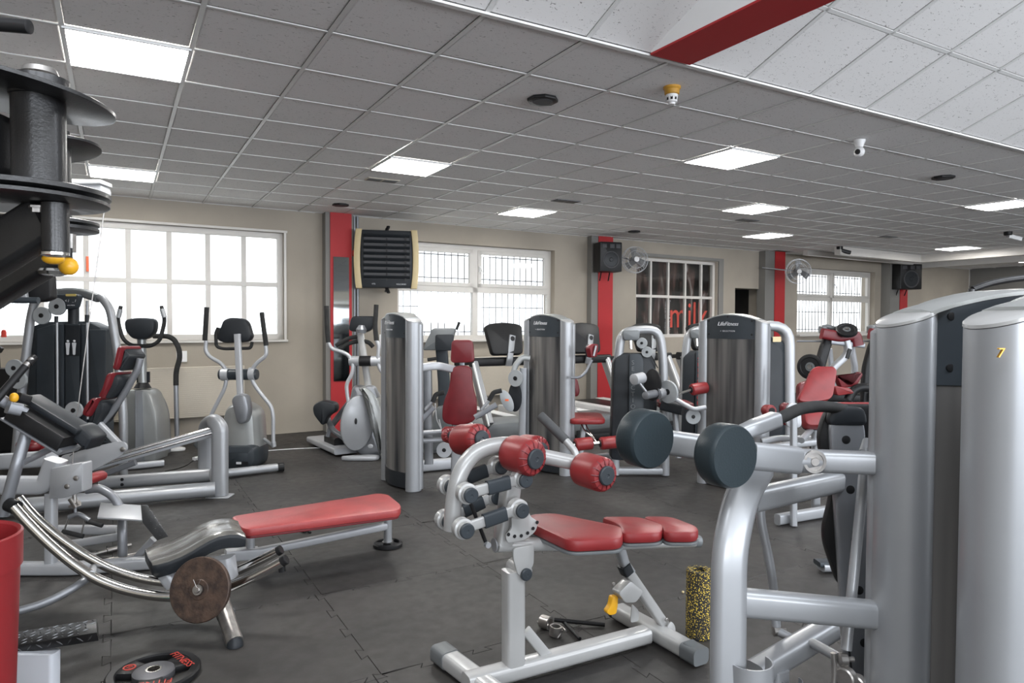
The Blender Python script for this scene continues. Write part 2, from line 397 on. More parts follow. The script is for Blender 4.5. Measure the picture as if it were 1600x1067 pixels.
struct(mb, 'rubber_matting', 'rubber', floor)

# window wall built around its openings
WIN = {1: (-1.75, 1.98, 1.28, 2.72), 2: (3.62, 6.46, 1.25, 2.74), 3: (8.28, 10.42, 1.25, 2.74), 4: (12.95, 15.9, 1.27, 2.76)}
NICHE = (10.95, 11.78, 0.0, 2.24)
def wallbox(mb, xa, xb, za, zb, th=WT):
    a = [V((xa, wy(xa), 0)), V((xb, wy(xb), 0))]
    r = []
    for z in (za, zb):
        r.append([a[0] + UP * z, a[1] + UP * z, a[1] + UP * z + V((0, th, 0)), a[0] + UP * z + V((0, th, 0))])
    mb.rings(r)
mb = MB(); xs = XL
for k in (1, 2, 3): 
    a, b, z0, z1 = WIN[k]; wallbox(mb, xs, a, 0, CZ + .1); wallbox(mb, a, b, 0, z0); wallbox(mb, a, b, z1, CZ + .1); xs = b
a, b, z0, z1 = NICHE; wallbox(mb, xs, a, 0, CZ + .1); wallbox(mb, a, b, z1, CZ + .1); xs = b
a, b, z0, z1 = WIN[4]; wallbox(mb, xs, a, 0, CZ + .1); wallbox(mb, a, b, 0, z0); wallbox(mb, a, b, z1, CZ + .1); wallbox(mb, b, XR, 0, CZ + .1)
wall_back = struct(mb, 'wall_back', 'wall')
mb = MB(); mb.box((NICHE[0] / 2 + NICHE[1] / 2, wy(11.4) + 0.9, 1.2), 0.8, 0.05, 2.5); mb.box((NICHE[0] - 0.03, wy(11.4) + 0.6, 1.2), 0.05, 0.6, 2.5); mb.box((NICHE[1] + 0.03, wy(11.4) + 0.6, 1.2), 0.05, 0.6, 2.5); mb.box((11.4, wy(11.4) + 0.6, 2.27), 0.85, 0.6, 0.05)
mb.box((11.4, wy(11.4) + 0.6, 0.0), 0.85, 0.6, 0.05)
struct(mb, 'niche_lining', 'tboard', wall_back)  # near-black colour puts the shade of the deep recess into its lining
mb = MB(); mb.box((XL - 0.1, 2.2, 1.6), 0.2, 17, 3.4); struct(mb, 'wall_left', 'wall')
mb = MB(); mb.box((XR + 0.1, 2.2, 1.6), 0.2, 17, 3.4); struct(mb, 'wall_right', 'wall_grey')
# wall behind the camera with five wide openings where the daylight comes in
mb = MB(); mb.box(((XL + XR) / 2, YB - 0.1, 0.55), XR - XL, 0.2, 1.1); mb.box(((XL + XR) / 2, YB - 0.1, 2.95), XR - XL, 0.2, 0.5); struct(mb, 'wall_front', 'wall')
# white upstand where wall meets floor, grey strips
mb = MB()
for xa, xb in ((2.95, 7.2), (7.8, 10.9), (12.6, 16.5)): pass

# pillars: grey return and red face with a slim projection
def pillar_px(g0, r0, r1, g1, name, out):
    yy = lambda px_: YW(px_, 400, out).x
    a, b, c, d = (yy(k) for k in (g0, r0, r1, g1)); ym = wy((a + d) / 2)
    mb = MB(); mb.box(((a + d) / 2, ym - out / 2 + .02, CZ / 2), d - a, out + .03, CZ); p = struct(mb, name, 'wall_grey')
    mb = MB(); mb.box(((b + c) / 2, ym - out - .004, CZ / 2), c - b, .012, CZ); struct(mb, 'red_face', 'red_wall', p); return p
def pillar(x0, x1, name, out=0.16):
    mb = MB(); y = wy((x0 + x1) / 2); mb.box(((x0 + x1) / 2, y - out / 2 + 0.02, CZ / 2), x1 - x0, out + 0.04, CZ); p = struct(mb, name, 'wall_grey')
    mb = MB(); mb.box(((x0 + x1) / 2 + 0.02, y - out - 0.006, CZ / 2), x1 - x0 - 0.06, 0.012, CZ); struct(mb, 'red_face', 'red_wall', p)
    return p
pillar_px(509, 516, 549, 552, 'trim_1', .18); pillar_px(925, 935, 957, 957.5, 'trim_2', .14); pillar_px(1197, 1211, 1226, 1226.5, 'trim_3', .18)
p4 = pillar_px(1393, 1407, 1418, 1418.5, 'trim_4', 0.25)

# ---- windows
def win_frame(k, th=0.07, y_off=0.16):
    a, b, z0, z1 = WIN[k]; mb = MB()
    def yy(x): return wy(x) + y_off
    for (xa, xb, za, zb) in ((a, a + th, z0, z1), (b - th, b, z0, z1), (a, b, z0, z0 + th), (a, b, z1 - th, z1)):
        mb.box(((xa + xb) / 2, yy((xa + xb) / 2), (za + zb) / 2), xb - xa, 0.07, zb - za, U=(1, 0.033, 0), W=(-0.033, 1, 0), e=0.006)
    o = struct(mb, 'window_%d' % k, 'upvc'); return o, yy
def pane(par, a, b, z0, z1, yy, m='glass'):
    mb = MB(); mb.box(((a + b) / 2, yy((a + b) / 2), (z0 + z1) / 2), b - a, 0.006, z1 - z0, U=(1, 0.033, 0), W=(-0.033, 1, 0)); return mb.build('glass_pane', m, par, smooth=False)
def muntin(par, a, b, z0, z1, yy, name='glazing_bar', d=0.045, m='upvc', e=0.004):
    mb = MB(); mb.box(((a + b) / 2, yy((a + b) / 2), (z0 + z1) / 2), b - a, d, z1 - z0, U=(1, 0.033, 0), W=(-0.033, 1, 0), e=e); return mb.build(name, m, par, smooth=False)
w1, yy = win_frame(1, 0.075, 0.10)
xs = [-1.75, -1.20, -0.75, -0.30, 0.14, 0.59, 1.04, 1.48, 1.98]
for x in xs[1:-1]: muntin(w1, x - 0.03, x + 0.03, 1.34, 2.66, yy)
muntin(w1, -1.7, 1.93, 1.99, 2.05, yy, d=0.05)
for a, b in zip(xs, xs[1:]):
    for z0, z1 in ((1.34, 2.0), (2.045, 2.66)): pane(w1, a + 0.03, b - 0.03, z0, z1, yy)
mb = MB(); mb.box((0.1, wy(0) - 0.004, 1.265), 3.85, 0.06, 0.03, U=(1, 0.033, 0), W=(-0.033, 1, 0), e=0.004)
mb.box((0.1, wy(0) - 0.004, 2.735), 3.85, 0.03, 0.03, U=(1, 0.033, 0), W=(-0.033, 1, 0), e=0.004); mb.box((1.995, wy(2) - 0.004, 2.0), 0.03, 0.03, 1.5, e=0.004)
struct(mb, 'window_surround', 'upvc', w1)
mb = MB(); mb.box((-0.285, wy(0) + 0.05, 2.2), 0.028, 0.012, 0.18); struct(mb, 'orange_tag', 'orange', w1)
def outer_grille(par, a, b, z0, z1, y):
    mb = MB(); n = int((b - a) / 0.115)
    for k in range(n + 1): x = a + (b - a) * k / n; mb.box((x, y(x) + 0.22, (z0 + z1) / 2), 0.013, 0.012, z1 - z0)
    for z in (z0 + 0.12, z0 + 0.52, z0 + 0.98, z1 - 0.14): mb.box(((a + b) / 2, y((a + b) / 2) + 0.22, z), b - a, 0.012, 0.016, U=(1, 0.033, 0), W=(-0.033, 1, 0))
    g = mb.build('security_grille', 'mesh', par, smooth=False); g['kind'] = 'stuff'; return g
def casement(k, xm, zm):
    a, b, z0, z1 = WIN[k]; wn, yy = win_frame(k, 0.07)
    muntin(wn, xm - 0.045, xm + 0.045, z0 + .05, z1 - .05, yy, 'mullion', 0.075); muntin(wn, a + .05, b - .05, zm - 0.045, zm + 0.045, yy, 'transom', 0.075)
    for xa, xb in ((a + .07, xm - .045), (xm + .045, b - .07)):
        for za, zb, sash in ((z0 + .07, zm - .045, 0), (zm + .045, z1 - .07, 1)):
            if sash:
                mb = MB(); s_ = 0.06
                for (p, q, r_, t_) in ((xa, xa + s_, za, zb), (xb - s_, xb, za, zb), (xa, xb, za, za + s_), (xa, xb, zb - s_, zb)):
                    mb.box(((p + q) / 2, yy((p + q) / 2) - 0.02, (r_ + t_) / 2), q - p, 0.06, t_ - r_, U=(1, 0.033, 0), W=(-0.033, 1, 0), e=0.005)
                sh = mb.build('opening_sash', 'upvc', wn, smooth=False); pane(sh, xa + s_, xb - s_, za + s_, zb - s_, yy)
            else: pane(wn, xa, xb, za, zb, yy)
    mb = MB(); x = xm + 0.075; y = yy(x) - 0.06; mb.box((x, y, (zm + z1) / 2 - .02), 0.025, 0.02, 0.09, e=0.004); mb.bar([(x, y - 0.02, (zm + z1) / 2 + .01), (x + 0.03, y - 0.05, (zm + z1) / 2 - 0.09)], 0.018, 0.015); mb.build('window_handle', 'white', wn)
    mb = MB(); x = (a + b) / 2; mb.box((x, wy(x) + 0.04, z0 - 0.012), b - a + 0.06, 0.28, 0.035, U=(1, 0.033, 0), W=(-0.033, 1, 0), e=0.006); mb.build('window_sill', 'upvc', wn, smooth=False)
    outer_grille(wn, a, b, z0, z1, yy); return wn
casement(2, 4.99, 2.04); casement(4, 14.35, 2.08)
# window 3: internal window with a printed banner behind the panes
w3, yy = win_frame(3, 0.06, 0.10); a, b, z0, z1 = WIN[3]
xs = [8.28, 8.72, 9.17, 9.62, 10.06, 10.42]
for x in xs[1:-1]: muntin(w3, x - 0.022, x + 0.022, z0, z1, yy)
muntin(w3, a + .05, b - .05, 2.0, 2.05, yy, d=0.05)
for p, q in zip(xs, xs[1:]):
    for r_, t_ in ((z0 + .06, 2.0), (2.05, z1 - .06)): pane(w3, p + .02, q - .02, r_, t_, yy)
bm_ = mat('banner_print', (0.03, 0.025, 0.022), 0.35); nt = bm_.node_tree; b_ = nt.nodes['Principled BSDF']
tc = nt.nodes.new('ShaderNodeNewGeometry'); mp = nt.nodes.new('ShaderNodeMapping'); mp.inputs['Scale'].default_value = (5, 1, 1.3); mp.inputs['Rotation'].default_value = (0, 0.35, 0)
n = nt.nodes.new('ShaderNodeTexNoise'); n.inputs['Scale'].default_value = 0.9; n.inputs['Detail'].default_value = 5; n.inputs['Distortion'].default_value = 1.2
r = nt.nodes.new('ShaderNodeValToRGB'); r.color_ramp.elements[0].position = 0.5; r.color_ramp.elements[0].color = (0.022, 0.018, 0.015, 1); r.color_ramp.elements[1].position = 0.8; r.color_ramp.elements[1].color = (0.42, 0.40, 0.38, 1)
e_ = r.color_ramp.elements.new(0.62); e_.color = (0.10, 0.055, 0.045, 1)
nt.links.new(tc.outputs['Position'], mp.inputs[0]); nt.links.new(mp.outputs[0], n.inputs['Vector']); nt.links.new(n.outputs['Fac'], r.inputs[0]); nt.links.new(r.outputs[0], b_.inputs['Base Color'])
mb = MB(); mb.box((9.35, wy(9.35) + 0.24, 2.0), 2.3, 0.01, 1.56, U=(1, 0.033, 0), W=(-0.033, 1, 0)); ban = mb.build('banner', bm_, w3, smooth=False)
WU = V((1, 0.033, 0)); M['banner_red'] = mat('banner_red', (0.75, 0.09, 0.06), 0.5)
text('lettering', 'milk', 0.74, (9.86, wy(9.86) + 0.222, 1.66), WU, UP, 'banner_red', w3, sx=0.86)
text('lettering', 'Stronger & healthier', 0.085, (9.33, wy(9.33) + 0.222, 1.62), -UP, WU, 'letter', w3)
text('lettering', 'more at our reception', 0.07, (9.24, wy(9.24) + 0.222, 1.62), -UP, WU, 'letter', w3)
mb = MB(); mb.box((10.5, wy(10.5) - 0.01, 2.0), 0.13, 0.05, 1.62, e=0.004); mb.box((9.35, wy(9.35) - 0.01, 2.78), 2.3, 0.05, 0.06, U=(1, 0.033, 0), W=(-0.033, 1, 0), e=0.004); struct(mb, 'shutter_box', 'wall_grey', w3)
mb = MB(); mb.box((9.35, wy(9.35) + 0.45, 1.9), 2.6, 0.02, 2.0); mb.box((11.4, 10.45, -0.01), 0.1, 0.1, 0.02); struct(mb, 'dark_backing', 'tboard', w3)  # dark sheet stands in for the unlit room beyond the panes
# outdoors: pale yard and facing wall behind windows
mb = MB(); mb.box((6, 22, -0.3), 60, 24, 0.2); g = struct(mb, 'ground', 'pale_concrete')

# ---- ceiling
mb = MB(); mb.box(((XL + XR) / 2, (3.014 + 10.6) / 2, CZ + 0.12), XR - XL + 0.4, 10.6 - 3.014 + 0.02, 0.04); ceil_o = struct(mb, 'ceiling', 'wall_grey')
LIGHTS = [(0, 0), (0, 6), (4, 3), (8, 0), (8, 6), (12, 3), (16, 6), (16, 0), (24, 5), (31, 6), (20, 9), (24, -1)]
HOLES = set(LIGHTS)
def tilemesh():
    mb = MB(); h = T / 2 - 0.012
    mb.rings([[V((x * k, y * k, z)) for x, y in ((-h, -h), (h, -h), (h, h), (-h, h))] for k, z in ((0.965, 0.0), (1, 0.006), (1, 0.016))]); return mb
parts = []; rest = []
for i in range(-8, 35):
    for j in range(-2, 10):
        if (i, j) in HOLES: continue
        c = V((GX + (i + .5) * T, GY + (j + .5) * T, CZ))
        if c.x < XL or c.x > XR or c.y - .3 > wy(c.x): continue
        d = c - EYE; z = d.dot(CF)
        vis = z > 0.3 and abs(d.dot(CR) / z) < 0.80 and d.dot(CU) / z < 0.56
        (parts if vis else rest).append((d.length, c))
parts.sort(key=lambda q: q[0]); rest += parts[240:]; parts = parts[:240]
t0 = tilemesh().build('ceiling_tile', 'tile', ceil_o, smooth=False); t0.location = parts[0][1]
for _, c in parts[1:]:
    t = t0.copy(); t.location = c; C.objects.link(t)
mb = MB(); h = T / 2 - 0.012
for _, c in rest: mb.rings([[c + V((x * k, y * k, z)) for x, y in ((-h, -h), (h, -h), (h, h), (-h, h))] for k, z in ((0.965, 0.0), (1, 0.006), (1, 0.016))])
o = mb.build('ceiling_tiles', 'tile', ceil_o, smooth=False); o['kind'] = 'stuff'
def rail(mb, a, b, w_=0.024, z=0.0): 
    a, b = V(a), V(b); d = (b - a).normalized(); mb.box((a + b) / 2, (b - a).length, w_, 0.006, U=d, W=UP.cross(d).normalized() if abs(d.z) < .9 else V((0, 1, 0)))
mb = MB()
for i in range(-8, 36): x = GX + i * T; rail(mb, (x, 3.014, CZ - 0.001), (x, min(wy(x), 10.4), CZ - 0.001))
mb.build('main_runner', 'trail', ceil_o, smooth=False)['kind'] = 'stuff'
mb = MB()
for j in range(-1, 11): y = GY + j * T; rail(mb, (XL, y, CZ - 0.0005), (XR, y, CZ - 0.0005), 0.018)
mb.build('cross_runner', 'trail', ceil_o, smooth=False)['kind'] = 'stuff'
mb = MB()
for x0, x1 in ((XL, 2.4), (2.9, 7.2), (7.7, 11.8), (12.45, 16.3), (17.1, XR)): rail(mb, (x0, wy(x0) - 0.012, CZ - 0.002), (x1, wy(x1) - 0.012, CZ - 0.002))
mb.build('edge_angle', 'trail', ceil_o, smooth=False)
# sloping tiled ceiling rising to the skylight
SL = 0.376; ca = 1 / math.sqrt(1 + SL * SL)
D = V((0, -ca, SL * ca)); Nn = V((0, SL * ca, ca))
L0 = 3.1
mb = MB(); c = V(((XL + XR) / 2, 3.014, CZ)) + D * L0 / 2 + Nn * 0.12
mb.box(c, XR - XL + .4, L0, 0.04, U=(1, 0, 0), W=-D); slope = struct(mb, 'ceiling_slope', 'wall_grey')
mb = MB(); mb.box((7.7, -4.2, CZ + 0.12), XR - XL + .4, 3.4, 0.04); mb.box((7.7, 3.014 - L0 * ca + 0.0, CZ + 1.35), XR - XL + .4, 0.04, 0.5); mb.box((7.7, -2.5, CZ + 0.85), XR - XL + .4, 0.04, 1.5); struct(mb, 'ceiling_rear', 'wall', smooth=False)
mb = MB(); mb.box((XL - .1, 0, 4), .2, 6, 2.4); mb.box((XR + .1, 0, 4), .2, 6, 2.4); struct(mb, 'wall_gable', 'wall')
mb = MB(); n_ = 0; cells = []
for i in range(-6, 34):
    for k in range(5):
        pass
        cells.append((i, k))
sm = MB(); h = T / 2 - 0.010
sm.rings([[V((x * q, y * q, z)) for x, y in ((-h, -h), (h, -h), (h, h), (-h, h))] for q, z in ((0.965, 0.0), (1, 0.006), (1, 0.016))])
t1 = None; rest2 = MB()
rot = Matrix(((1, 0, 0), (0, -D.y, Nn.y), (0, -D.z, Nn.z))).to_4x4()
for i, k in cells:
    c = V((GX + (i + .5) * T, 3.014, CZ)) + D * (k + .5) * T * 1.0
    d = c - EYE; z = d.dot(CF); vis = z > .3 and -0.8 < d.dot(CR) / z < 0.85 and 0 < d.dot(CU) / z < 0.62
    if vis:
        if t1 is None: t1 = sm.build('ceiling_tile', 'tile', slope, smooth=False); t = t1
        else: t = t1.copy(); C.objects.link(t)
        t.location = c; t.rotation_euler = rot.to_euler()
    else: rest2.rings([[c + V((1, 0, 0)) * (x * q) - D * (y * q) + Nn * z for x, y in ((-h, -h), (h, -h), (h, h), (-h, h))] for q, z in ((0.965, 0.0), (1, 0.006), (1, 0.016))])
o = rest2.build('ceiling_tiles', 'tile', slope, smooth=False); o['kind'] = 'stuff'
mb = MB()
for i in range(-7, 35):
    x = GX + i * T; a = V((x, 3.014, CZ)) ; mb.box(a + D * L0 / 2, 0.022, L0, 0.006, U=(1, 0, 0), W=-D)
for k in range(1, 6): a = V(((XL + XR) / 2, 3.014, CZ)) + D * (k * T); mb.box(a, XR - XL, 0.024, 0.006, U=(1, 0, 0), W=-D)
mb.build('sloping_runner', 'trail', slope, smooth=False)['kind'] = 'stuff'
mb = MB(); mb.box(((XL + XR) / 2, 3.014, CZ - 0.003), XR - XL, 0.03, 0.012); mb.build('edge_trim', 'trail', slope, smooth=False)
# red-bottomed beam under the slope
mb = MB(); x0, x1 = 2.595, 2.885; y0, y1 = 2.985, 0.15
tri = lambda x: [V((x, y0, CZ)), V((x, y1, CZ)), V((x, y1, CZ + (3.014 - y1) * SL + .05)), V((x, y0, CZ + .05))]
mb.rings([tri(x0), tri(x1)]); beam = struct(mb, 'trim_5', 'white', None)
mb = MB(); mb.box(((x0 + x1) / 2, (y0 + y1) / 2, CZ - 0.006), x1 - x0 + .004, y0 - y1, 0.012); struct(mb, 'red_soffit', 'red_wall', beam)
# light panels
def panel(i, j):
    c = V((GX + (i + .5) * T, GY + (j + .5) * T, CZ - 0.004)); return c
PL = {(0, 0): 'big square light panel at the upper left, nearest the camera', (0, 6): 'left light panel above the steel-barred window, beyond the nearest panel', (4, 3): 'square light panel next to the beige slotted vent, left of centre',
      (8, 0): 'square light panel between the yellow smoke detector and the white dome camera', (8, 6): 'small light panel above the white casement window by the heater', (12, 3): 'light panel below the large central-right one, upper of two small ones',
      (16, 6): 'small light panel near the column with the wall fan', (16, 0): 'light panel at the right edge near the black ceiling speaker', (24, 5): 'distant light panel beside the dropped bulkhead', (31, 6): 'farthest light panel at the right frame edge',
      (20, 9): '', (24, -1): ''}
for (i, j), lb in PL.items():
    if not lb: continue
    c = panel(i, j); t = thing('light_panel', c, lb, 'ceiling light', 'square ceiling light panels')
    mb = MB(); mb.box(c - UP * 0.001, 0.588, 0.588, 0.008); mb.build('diffuser', 'panel', t, smooth=False)
    mb = MB()
    for dx, dy, sx, sy in ((0, .294, .6, .014), (0, -.294, .6, .014), (.294, 0, .014, .6), (-.294, 0, .014, .6)): mb.box(c + V((dx, dy, -0.004)), sx, sy, 0.012)
    mb.build('frame', 'white', t, smooth=False)
# dropped bulkhead round the far right corner
mb = MB()
A = V((12.2, 8.4)); B = V((14.95, 8.55)); Cc = V((14.35, 6.2))
def bulk(mb, a, b, w_=0.12, h=0.16): 
    a = V((a[0], a[1], CZ - h / 2 - 0.001)); b = V((b[0], b[1], CZ - h / 2 - 0.001)); d = (b - a); mb.box((a + b) / 2, d.length, w_, h, U=d.normalized(), W=UP.cross(d).normalized(), e=0.004)
bulk(mb, (12.2, 8.55), (15.4, 8.75)); bulk(mb, (15.34, 8.75), (15.2, 4.2)); bulk(mb, (16.9, 9.6), (17.0, 4.2)); bulk(mb, (12.3, 9.35), (16.9, 9.6), 0.1, 0.1)
struct(mb, 'trim_6', 'upvc')

# ------------------------------------------------------------------ weight towers with oval columns
def tower(t, C0, az, L=0.55, front=1, letters=True, rear=True, seven=False, body='shroud', tp='slate'):
    """C0: floor spot of the nearer column; az: compass of the long axis away from it; front: side that shows the smoked face"""
    u = V((math.sin(math.radians(az)), math.cos(math.radians(az)), 0)); n = V((-u.y, u.x, 0)) * front
    O = V((C0[0], C0[1], 0)) + u * L / 2
    def q(s, tt, z): return O + u * s + n * tt + UP * z
    half = L / 2; a, b = 0.062, 0.074
    ztop = lambda s: 1.600 - 0.036 * (s / (half - a)) ** 2
    for sg in (-1, 1):
        mb = MB(); N = 28; lo = []; hi = []
        for k in range(N):
            x = a * math.cos(2 * PI * k / N); y = b * math.sin(2 * PI * k / N)
            z = 1.544 - x * sg * (0.043 / (2 * a)) - 0.004
            lo.append(q(sg * half + x, y, 0.004)); hi.append(q(sg * half + x, y, z))
        mb.rings([lo, hi]); c = mb.build('column', 'silver', t)
        mb = MB(); l1 = [p + UP * 0.001 for p in hi]; cen = sum(hi, V()) / N
        l2 = [p + UP * 0.009 for p in hi]; l3 = [cen + (p - cen) * 0.93 + UP * 0.0135 for p in hi]; l0 = [cen + (p - cen) * 1.02 + UP * 0.002 for p in hi]; l1b = [cen + (p - cen) * 1.02 + UP * 0.009 for p in hi]
        mb.rings([l0, l1b, l3]); mb.build('column_cap', 'white_paint', c)
        if not rear: continue
        mb = MB(); mb.rings([[q(sg * half + x, y * 0.9 - 0.045, 0.02) for x, y in ell(0.058, 0.05, 18)], [q(sg * half + x, y * 0.9 - 0.045, 1.525 - x * sg * .35) for x, y in ell(0.058, 0.05, 18)]]); mb.build('rear_column', 'silver', c)
    sh = half - a + 0.022; bul = lambda s: 0.055 + 0.055 * math.cos(s / sh * PI / 2)
    S = [-sh + 2 * sh * k / 14 for k in range(15)]
    mb = MB(); mb.rings([[q(s, -0.02, 0.16), q(s, bul(s) - .003, 0.16), q(s, bul(s) - .003, 1.385), q(s, -0.02, 1.385)] for s in S]); mb.build('smoked_shroud', body, t)
    mb = MB(); mb.rings([[q(s, -0.02, 1.383), q(s, bul(s), 1.383), q(s, bul(s), ztop(s)), q(s, -0.02, ztop(s))] for s in S]); pl = mb.build('top_plate', tp, t)
    mb = MB(); mb.rings([[q(s, -0.02, 0.02), q(s, bul(s) * .96, 0.02), q(s, bul(s), 0.05), q(s, bul(s), 0.158), q(s, -0.02, 0.158)] for s in S]); mb.build('kick_base', 'char', t)
    mb = MB(); mb.rings([[q(s, -0.02, 0.05), q(s, -bul(s) * .9, 0.05), q(s, -bul(s) * .9, ztop(s) - .02), q(s, -0.02, ztop(s) - .02)] for s in S]); mb.build('rear_shroud', 'char', t)
    S2 = [-half + a * .2 + (2 * half - a * .4) * k / 18 for k in range(19)]
    mb = MB(); rs = []
    for s in S2:
        z = ztop(s) if abs(s) < half - a else 1.566 - (abs(s) - half + a) * 0.35; w = max(0.03, min(bul(max(-sh, min(sh, s))), b * math.sqrt(max(0.05, 1 - max(0, (abs(s) - half)) ** 2 / a ** 2)) + 0.002 if abs(s) > half - a else 1))
        if abs(s) > half - a: w = b * 0.95 * math.sqrt(max(0.15, 1 - ((abs(s) - half) / a) ** 2)) if abs(s) > half else b * .96
        rs.append([q(s, -w, z + 0.001), q(s, w + .001, z + 0.001), q(s, w, z + 0.010), q(s, w * 0.5, z + 0.016), q(s, -w * 0.5, z + 0.016), q(s, -w, z + 0.010)])
    mb.rings(rs); mb.build('roof_cap', 'greyshell', t)
    mb = MB()
    for s in (-sh * 0.88, sh * 0.88):
        for z in (1.425, 1.548):
            p = q(s, bul(s), z); mb.lathe(p - n * 0.004, n, [(0, 0.0095), (0.0055, 0.0095), (0.006, 0.008)], 16)
    p = q(0, bul(0), 1.586); mb.lathe(p - n * 0.004, n, [(0, 0.008), (0.0055, 0.008)], 16)
    mb.build('screw_hole', 'black', pl)
    ru = u * (-1 if u.cross(UP).dot(n) < 0 else 1)
    if letters:
        text('lettering', 'LifeFitness', 0.05, q(0, bul(0) + .003, 1.52), ru, UP, 'letter', pl, 0.002, 0.35, sx=0.95)
        text('lettering', '> SELECTION', 0.019, q(0, bul(0) + .003, 1.455), ru, UP, 'letter', pl, 0.001, space=1.3)
    # stack of plates behind the smoked face, seen as rods
    return O, u, n, q

# --- the two grey columns filling the right of the frame
pA = P(1416, 503, 1.70); pB = P(1567, 503, 1.38)
tB = thing('cable_machine', (pB.x, pB.y, 0), 'silver weight tower at the right frame edge, its oval column marked with a yellow 7', 'gym machine')
OB, uB, nB, qB = tower(tB, pB, 115, front=-1, letters=False, rear=False)
text('number_decal', '7', 0.026, P(1562, 552, 1.297), CR, UP, 'yellow', tB, 0.003, 0.15)

tA = thing('chest_press_machine', (pA.x, pA.y, 0), 'big silver press machine with two dark round pads and a black backed seat, right foreground', 'gym machine')
OA, uA, nA, qA = tower(tA, pA, 115, front=-1, letters=False)
# open frame
mb = MB(); mb.bar([P(1137, 1290, 1.70), P(1137, 1060, 1.70), P(1139, 860, 1.72), P(1158, 775, 1.76), P(1186, 728, 1.83)], 0.088, 0.052, up=CF, fr=0.12, cr=0.024); mb.build('front_upright', 'silver', tA)
mb = MB(); mb.bar([P(1150, 940, 1.73), P(1388, 962, 1.735)], 0.05, 0.068, cr=0.016); mb.build('lower_rail', 'silver', tA)
mb = MB(); mb.bar([P(1172, 782, 1.80), P(1345, 744, 2.12)], 0.05, 0.062, cr=0.016); mb.build('diagonal_rail', 'silver', tA)
mb = MB(); mb.bar([P(1276, 720, 1.78), P(1385, 724, 1.74)], 0.05, 0.056, cr=0.012); mb.build('upper_rail', 'silver', tA)
mb = MB(); mb.bar([P(1172, 712, 1.72), P(1245, 719, 1.76)], 0.05, 0.068, cr=0.014)
mb.cyl(P(1240, 719, 1.765), P(1282, 721, 1.77), 0.031, ch=0.004); mb.build('press_arm', 'silver', tA)
mb = MB(); mb.cyl(P(1270, 720, 1.70), P(1270, 720, 1.712), 0.014); 
mb = MB(); a = P(1272, 721, 1.742); mb.lathe(a, -CF, [(0, 0.029), (0.006, 0.029), (0.006, 0.022), (0.003, 0.022), (0.003, 0.012), (0.008, 0.010)], 20); mb.build('pivot_cap', 'steel', tA)
mb = MB(); mb.bar([P(1035, 690, 1.95), P(1105, 700, 1.92), P(1165, 708, 1.86)], 0.05, 0.068, cr=0.014); mb.build('far_arm', 'silver', tA)
mb = MB(); mb.bar([P(1160, 676, 1.84), P(1178, 668, 1.84), P(1212, 655, 1.88)], 0.045, 0.04, fr=0.02); mb.build('handle_bracket', 'silver', tA)
mb = MB(); mb.tube([P(1208, 658, 1.88), P(1222, 652, 1.9), P(1250, 638, 1.95), P(1285, 634, 2.02), P(1320, 640, 2.05)], 0.017, fr=0.05); mb.build('curved_grip', 'foam', tA)
# two round pads
def rollpad(face, back, r, name='round_pad'):
    mb = MB(); d = (face - back); L = d.length; mb.lathe(back, d, [(0, r * 0.86), (0.006, r * 0.96), (0.014, r), (L - 0.012, r), (L - 0.005, r * 0.975), (L, r * 0.93), (L + 0.0005, 0.002)], 40); return mb.build(name, 'teal', tA)
rollpad(P(1022, 688, 1.80), P(992, 681, 1.86), 0.077)
rollpad(P(1150, 714, 1.64), P(1116, 708, 1.70), 0.077)
# black-backed seat back with silver spine
bx = P(1322, 770, 2.05); U_ = (CR * 0.995 - CF * 0.06).normalized(); W_ = (UP + CR * (-0.20) + CF * 0.08).normalized(); W_ = (W_ - U_ * W_.dot(U_)).normalized()
c = P(1328, 770, 2.08)
def S_(pts): return fillet2(pts, 0.05, 5)
ol = S_([(-0.075, 0.268), (0.135, 0.268), (0.16, 0.16), (0.10, 0.02), (0.12, -0.12), (0.085, -0.285), (-0.045, -0.285), (-0.098, -0.12), (-0.062, 0.02), (-0.108, 0.16)])
mb = MB(); mb.pad(ol, 0.035, 0.012, c, U_, W_, 0.0); mb.build('backrest_shell', 'black', tA)
mb = MB(); mb.pad([(x * 0.82 + 0.012, y * 0.96 + 0.014) for x, y in ol], 0.05, 0.018, c - U_.cross(W_) * 0.0505, U_, W_); mb.build('backrest_cushion', 'red', tA)
Nb = U_.cross(W_); 
mb = MB(); mb.pad(S_([(-0.08, 0.235), (0.022, 0.235), (0.055, -0.9), (-0.026, -0.9)]), 0.028, 0.008, c + Nb * 0.034, U_, W_); sp = mb.build('spine', 'silver_dk', tA)
mb = MB(); mb.pad(S_([(-0.088, 0.205), (-0.078, 0.262), (0.022, 0.262), (0.032, 0.205)]), 0.034, 0.012, c + Nb * 0.034, U_, W_); mb.build('spine_cap', 'char', tA)
mb = MB()
for x, y in ((-0.034, 0.165), (-0.024, 0.02), (-0.012, -0.125), (-0.004, -0.27), (0.008, -0.42)): mb.lathe(c + U_ * x + W_ * y + Nb * 0.0585, Nb, [(0, 0.0125), (0.004, 0.0125), (0.005, 0.010)], 18)
mb.build('plug', 'black', sp)
